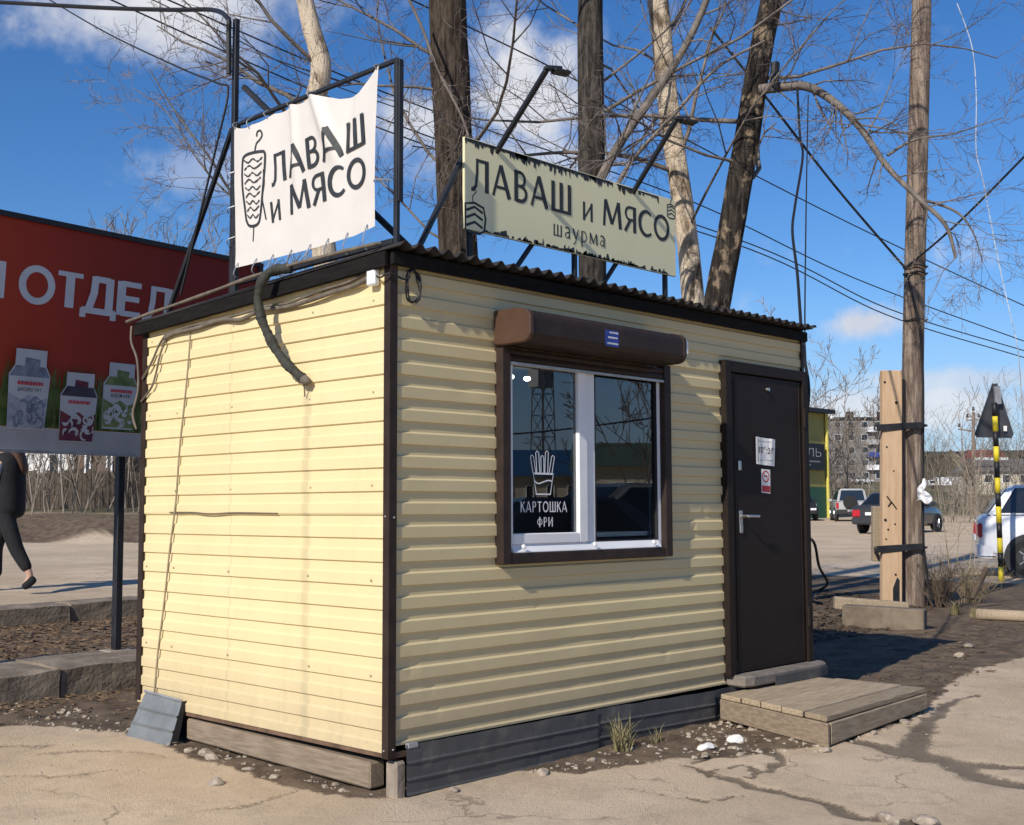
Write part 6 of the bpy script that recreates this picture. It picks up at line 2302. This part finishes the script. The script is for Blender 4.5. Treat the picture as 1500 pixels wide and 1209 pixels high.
# left: long dark fence, white barn, brown shed beyond the road
f0, f1 = at(-120, 745, 39.5), at(330, 745, 37.5)
FN = thing('plank_fence', 'long dark weathered plank fence beyond the road under the billboard', 'fence', (f0.x, f0.y, gzf(f0.x, f0.y)))
fd_ = Vector((f1.x-f0.x, f1.y-f0.y, 0))
FL = fd_.length
fd_.normalize()
M_fence = mat('dark_fence_wood', (.055, .042, .032), .9, var=.35, scale=3, col2=(.10, .078, .058))
n_pl = int(FL/.16)
pm = None
for i in range(n_pl):
    p_ = Vector((f0.x, f0.y, 0))+fd_*(i*.16)
    g_ = gzf(p_.x, p_.y)
    if pm is None:
        mb = MB()
        mb.bar((0, 0, -.1), (0, 0, 1.22), .145, .025, up=tuple(Vector((-fd_.y, fd_.x, 0))))
        pl_ = mb.build('plank', M_fence, FN, org=(0, 0, 0))
        pm = pl_.data
    else:
        pl_ = bpy.data.objects.new('plank', pm)
        COL.objects.link(pl_)
        pl_.parent = FN
    pl_.location = Vector((p_.x, p_.y, g_))-ORG[FN.name]
    pl_.scale = (1, 1, random.uniform(.9, 1.04))
for zz in (.3, .95):
    a = Vector((f0.x, f0.y, gzf(f0.x, f0.y)+zz))+Vector((-fd_.y, fd_.x, 0))*.04
    b2 = Vector((f1.x, f1.y, gzf(f1.x, f1.y)+zz))+Vector((-fd_.y, fd_.x, 0))*.04
    MB().bar(a, b2, .05, .08).build('rail', M_fence, FN)
def simple_house(label, name, px0, px1, d, ztop, m, mr, cat='building', rise=1.6, wins=3):
    a = at(px0, 745, d)
    b_ = at(px1, 745, d)
    zb = gzf(a.x, a.y)-.5
    O = thing(name, label, cat, (a.x, a.y, zb))
    u_ = Vector((b_.x-a.x, b_.y-a.y, 0))
    L2 = u_.length
    u_.normalize()
    v_ = Vector((-u_.y, u_.x, 0))
    A2 = Vector((a.x, a.y, 0))
    P = lambda s, t_, z: A2+u_*s+v_*t_+Vector((0, 0, z))
    MB().hexa([P(0, 0, zb), P(L2, 0, zb), P(L2, 6, zb), P(0, 6, zb)], [P(0, 0, ztop), P(L2, 0, ztop), P(L2, 6, ztop), P(0, 6, ztop)]).build('wall', m, O)
    r_ = MB()
    r_.add([P(-.4, -.5, ztop), P(L2+.4, -.5, ztop), P(L2+.4, 6.5, ztop), P(-.4, 6.5, ztop), P(-.4, 3, ztop+rise), P(L2+.4, 3, ztop+rise)], [(0, 1, 5, 4), (2, 3, 4, 5), (1, 2, 5), (3, 0, 4), (3, 2, 1, 0)])
    r_.build('roof', mr, O)
    windows(O, [(L2*(i+.35)/wins, L2*(i+.65)/wins, zb+1.5, min(zb+2.7, ztop-.3)) for i in range(wins)], lambda u, v: P(u, -.03, v), M_cglass)
    return O
simple_house('white rendered barn wall glimpsed beyond the fence under the billboard', 'white_barn', -60, 106, 47, 4.6, mat('white_render', (.74, .73, .70), .8, var=.05), M_iron)
simple_house('brown timber shed beyond the fence next to the white barn', 'timber_shed', 112, 175, 45, 4.0, mat('shed_wood', (.13, .09, .065), .9, var=.3, scale=2), M_iron, wins=2)

# wood on the far hillside: one mass
vs, fs = [], []
R_ = random.Random(77)
base = 0
for i in range(5200):
    a = rad(R_.uniform(4, 78))
    d = R_.uniform(330, 640)
    x_, y_ = CAM.x+d*math.cos(a), CAM.y+d*math.sin(a)
    z_ = gzf(x_, y_)-1
    h = R_.uniform(4.5, 8.5)
    w_ = h*R_.uniform(.30, .55)
    for k in range(2):
        an = R_.uniform(0, 3.14)
        c_, s_ = math.cos(an)*w_, math.sin(an)*w_
        vs += [(x_-c_*.5, y_-s_*.5, z_), (x_+c_*.5, y_+s_*.5, z_), (x_+c_, y_+s_, z_+h*.55), (x_+c_*.2, y_+s_*.2, z_+h), (x_-c_*.9, y_-s_*.9, z_+h*.5)]
        fs.append(tuple(range(base, base+5)))
        base += 5
FW = MB().add(vs, fs).build('far_wood', mat('far_wood_mix', (.05, .047, .035), .95, var=.3, scale=.05, col2=(.115, .095, .07), spec=.1))
tag(FW, 'grey-brown leafless wood on the far hillside', 'wood', kind='stuff')

# ------------------------------------------------------------------ across the street (seen only in the window glass)
def mirror(px, py, d):
    """place that shows in the pane at that bearing"""
    p = at(px, py, d)
    return Vector((p.x, -p.y-.02, p.z))
m0, m1 = mirror(796, 745, 75), mirror(796, 480, 75)
LT = thing('lattice_mast', 'steel lattice mast mirrored in the left window pane', 'mast', (m0.x, m0.y, gzf(m0.x, m0.y)))
mz = gzf(m0.x, m0.y)
H_ = m1.z-mz
M_mast = mat('mast_steel', (.12, .12, .13), .6)
leg_ = [(-1, -1), (1, -1), (1, 1), (-1, 1)]
wz = lambda z: .62-.22*(z-mz)/H_
for a, b_ in leg_:
    MB().bar((m0.x+a*wz(mz), m0.y+b_*wz(mz), mz), (m0.x+a*wz(mz+H_), m0.y+b_*wz(mz+H_), mz+H_), .07, .07).build('leg', M_mast, LT)
la = MB()
nb_ = 9
for k in range(nb_):
    za, zc = mz+H_*k/nb_, mz+H_*(k+1)/nb_
    for i in range(4):
        (a, b_), (c, d) = leg_[i], leg_[(i+1) % 4]
        la.bar((m0.x+a*wz(za), m0.y+b_*wz(za), za), (m0.x+c*wz(zc), m0.y+d*wz(zc), zc), .04, .04)
        la.bar((m0.x+a*wz(za), m0.y+b_*wz(za), za), (m0.x+c*wz(za), m0.y+d*wz(za), za), .04, .04)
la.build('lattice', M_mast, LT)
for z_, w_ in ((.92, .9), (.80, .8), (.70, .7)):
    MB().box(m0.x-w_, m0.x+w_, m0.y-.25-w_*.5, m0.y+.25, mz+H_*z_, mz+H_*z_+1.6).build('antenna_panel', M_bgrey, LT)
def street_house(label, px0, px1, d, h, m, mr, rise, nm='street_house'):
    a, b_ = mirror(px0, 745, d), mirror(px1, 745, d)
    zb = gzf(a.x, a.y)
    O = thing(nm, label, 'building', (a.x, a.y, zb), 'houses across the street')
    u_ = Vector((b_.x-a.x, b_.y-a.y, 0))
    L2 = u_.length
    u_.normalize()
    v_ = Vector((u_.y, -u_.x, 0))
    if (Vector((a.x, a.y, 0))+v_*5).length < Vector((a.x, a.y, 0)).length:
        v_ = -v_
    P = lambda s, t_, z: Vector((a.x, a.y, 0))+u_*s+v_*t_+Vector((0, 0, zb+z))
    MB().hexa([P(0, 0, 0), P(L2, 0, 0), P(L2, 7, 0), P(0, 7, 0)], [P(0, 0, h), P(L2, 0, h), P(L2, 7, h), P(0, 7, h)]).build('wall', m, O)
    MB().add([P(-.5, -.6, h), P(L2+.5, -.6, h), P(L2+.5, 7.6, h), P(-.5, 7.6, h), P(-.5, 3.5, h+rise), P(L2+.5, 3.5, h+rise)], [(0, 1, 5, 4), (2, 3, 4, 5), (1, 2, 5), (3, 0, 4), (3, 2, 1, 0)]).build('roof', mr, O)
    windows(O, [(L2*(i+.3)/5, L2*(i+.7)/5, zb+1.0, zb+2.4) for i in range(5)], lambda u, v: P(u, -.04, v-zb), M_cglass)
    return O
street_house('blue-roofed house mirrored in the left window pane', 700, 852, 70, 2.9, mat('house_cream', (.42, .38, .30), .8), mat('blue_roof', (.03, .10, .22), .5), 1.7)
street_house('cream house mirrored in the right window pane', 858, 990, 62, 3.2, mat('house_yellow', (.55, .50, .36), .8), mat('house_roof_green', (.08, .12, .09), .6), 1.4)
p_ = mirror(905, 745, 17)
car('dark hatchback mirrored in the right window pane', (p_.x, p_.y, gzf(p_.x, p_.y)), rad(200), 'cross', paint('grey_green_paint', (.16, .17, .17)), group='cars across the street')
p_ = mirror(775, 745, 15)
car('dark car with pale roof edge mirrored in the left window pane', (p_.x, p_.y, gzf(p_.x, p_.y)), rad(215), 'sedan', paint('navy_paint', (.02, .025, .045)), group='cars across the street')

p_ = mirror(938, 745, 46)
shrub('bare tree mirrored in the right window pane', p_.x, p_.y, 10, 4, 141, M_btd, .05, 'trees across the street', .35, (8, 5, 3), 'bare_tree', 'tree')
wire('wire across the street mirrored in both window panes', [mirror(650, 640, 40), mirror(800, 632, 40), mirror(1050, 600, 40)], .03)

# ------------------------------------------------------------------ the walker
def skin_mesh(name, verts, edges, radii, m, parent, sub=2, root=0):
    me = bpy.data.meshes.new(name)
    me.from_pydata(verts, edges, [])
    ob = bpy.data.objects.new(name, me)
    COL.objects.link(ob)
    md = ob.modifiers.new('skin', 'SKIN')
    md.use_smooth_shade = True
    sk = me.skin_vertices[0].data
    for i, r in enumerate(radii):
        r = r if isinstance(r, tuple) else (r, r)
        sk[i].radius = r
        sk[i].use_root = (i == root)
    sd_ = ob.modifiers.new('sub', 'SUBSURF')
    sd_.levels = sub
    sd_.render_levels = sub
    dg = bpy.context.evaluated_depsgraph_get()
    nm_ = bpy.data.meshes.new_from_object(ob.evaluated_get(dg))
    bpy.data.objects.remove(ob)
    nm_.materials.clear()
    nm_.materials.append(m)
    nm_.polygons.foreach_set('use_smooth', [True]*len(nm_.polygons))
    o = bpy.data.objects.new(name, nm_)
    COL.objects.link(o)
    o.parent = parent
    ORG[o.name] = ORG[parent.name].copy()
    return o


wp = at(11, 745, 14.0)
WG = gzf(wp.x, wp.y)
PN = thing('person', 'person in black sleeveless jacket and black trousers striding left past the billboard', 'person', (0, 0, 0))
# local axes: -y is the walking direction, x to the walker's left, z up
M_skin = mat('skin', (.50, .31, .22), .6, var=.05)
M_blackcl = mat('black_cloth', (.012, .012, .014), .85, var=.3, scale=20, bump=.3, bscale=30)
M_sleeve = mat('grey_knit', (.24, .26, .30), .85, var=.15, scale=20)
M_hair = mat('brown_hair', (.075, .035, .02), .6, var=.3, scale=30, stretch=(6, 6, 1))
V = [(0, 0, .93), (0, .0, 1.12), (0, -.01, 1.32), (0, -.03, 1.47), (0, -.05, 1.56), (0, -.06, 1.64), (0, -.07, 1.72),      # spine, neck, head
     (-.09, 0, .88), (-.09, -.16, .50), (-.09, -.13, .10), (-.09, -.30, .045),                                             # leading leg
     (.09, 0, .88), (.09, .14, .47), (.09, .31, .18), (.09, .24, .06),                                                      # trailing leg
     (-.17, 0, 1.40), (-.22, .05, 1.14), (-.22, -.08, .94), (-.22, -.13, .86),                                              # arm
     (.17, -.02, 1.40), (.22, -.10, 1.15), (.20, -.28, 1.02), (.20, -.35, .98)]
E_ = [(0, 1), (1, 2), (2, 3), (3, 4), (4, 5), (5, 6), (0, 7), (7, 8), (8, 9), (9, 10), (0, 11), (11, 12), (12, 13), (13, 14), (2, 15), (15, 16), (16, 17), (17, 18), (2, 19), (19, 20), (20, 21), (21, 22)]
Rr = [(.14, .10), (.125, .09), (.14, .10), .055, .06, .088, .07, .085, .055, .038, .035, .085, .055, .038, .035, .05, .04, .032, .028, .05, .04, .032, .028]
for wi, base in ((18, Vector((-.22, -.13, .86))), (22, Vector((.20, -.35, .98)))):
    dv_ = (Vector(V[wi])-Vector(V[wi-1])).normalized()
    for f_, (ox, ln_) in enumerate(((-.028, .075), (-.010, .085), (.009, .08), (.026, .06))):
        i0 = len(V)
        V.append(tuple(base+dv_*.05+Vector((ox, 0, 0))))
        V.append(tuple(base+dv_*(.05+ln_*.55)+Vector((ox, 0, -.008))))
        V.append(tuple(base+dv_*(.05+ln_*.9)+Vector((ox, .012, -.018))))
        E_ += [(wi, i0), (i0, i0+1), (i0+1, i0+2)]
        Rr += [.010, .009, .008]
    i0 = len(V)
    V.append(tuple(base+dv_*.02+Vector((-.04, -.02, 0))))
    V.append(tuple(base+dv_*.055+Vector((-.052, -.028, 0))))
    E_ += [(wi, i0), (i0, i0+1)]
    Rr += [.011, .009]
skin_mesh('body', V, E_, Rr, M_skin, PN)
skin_mesh('jacket', [(0, .02, .78), (0, .02, .86), (0, .01, .98), (0, .01, 1.16), (0, -.01, 1.34), (0, -.02, 1.44), (0, -.03, 1.52)], [(0, 1), (1, 2), (2, 3), (3, 4), (4, 5), (5, 6)], [(.15, .13), (.21, .18), (.21, .18), (.21, .185), (.235, .19), (.20, .165), (.10, .10)], M_blackcl, PN)
skin_mesh('sleeve', [V[15], V[16], V[17]], [(0, 1), (1, 2)], [.078, .058, .045], M_sleeve, PN)
skin_mesh('sleeve', [V[19], V[20], V[21]], [(0, 1), (1, 2)], [.078, .058, .045], M_sleeve, PN)
skin_mesh('trousers', [(0, .0, .92), V[7], V[8], (-.09, -.135, .15), V[11], V[12], (.09, .29, .22)], [(0, 1), (1, 2), (2, 3), (0, 4), (4, 5), (5, 6)], [(.11, .09), .105, .085, .062, .105, .085, .062], M_blackcl, PN)
skin_mesh('shoe', [(-.09, -.10, .065), (-.09, -.17, .055), (-.09, -.25, .045), (-.09, -.32, .04)], [(0, 1), (1, 2), (2, 3)], [(.045, .06), (.045, .055), (.048, .045), (.035, .032)], M_blackcl, PN)
skin_mesh('shoe', [(.09, .35, .17), (.09, .315, .13), (.09, .27, .085), (.09, .225, .045)], [(0, 1), (1, 2), (2, 3)], [(.045, .05), (.045, .055), (.048, .048), (.035, .035)], M_blackcl, PN)
skin_mesh('hair', [(0, -.04, 1.79), (0, .0, 1.72), (0, .035, 1.62), (0, .09, 1.50), (0, .16, 1.38), (0, .18, 1.26)], [(0, 1), (1, 2), (2, 3), (3, 4), (4, 5)], [(.06, .05), (.105, .09), (.11, .09), (.11, .07), (.10, .05), (.07, .03)], M_hair, PN)
for s_ in (-1, 1):
    MB().lathe([(.002, 0), (.011, .004), (.012, .010), (.006, .016)], (s_*.032, -.150, 1.655), (0, -1, 0), 10).build('eye', M_white, PN, smooth=True)
MB().tube([(0, -.148, 1.66), (0, -.172, 1.615), (0, -.150, 1.605)], [.008, .014, .008], 7).build('nose', M_skin, PN, smooth=True)
MB().tube([(-.025, -.140, 1.57), (0, -.150, 1.572), (.025, -.140, 1.57)], [.004, .007, .004], 6).build('mouth', mat('lips', (.35, .12, .10), .5), PN)
PN.location = (wp.x, wp.y, WG)
PN.scale = (1.07, 1.07, 1.07)
wd_ = -dr                                    # strides to the left of the picture
PN.rotation_euler = (0, 0, math.atan2(wd_.y, wd_.x)+math.pi/2)
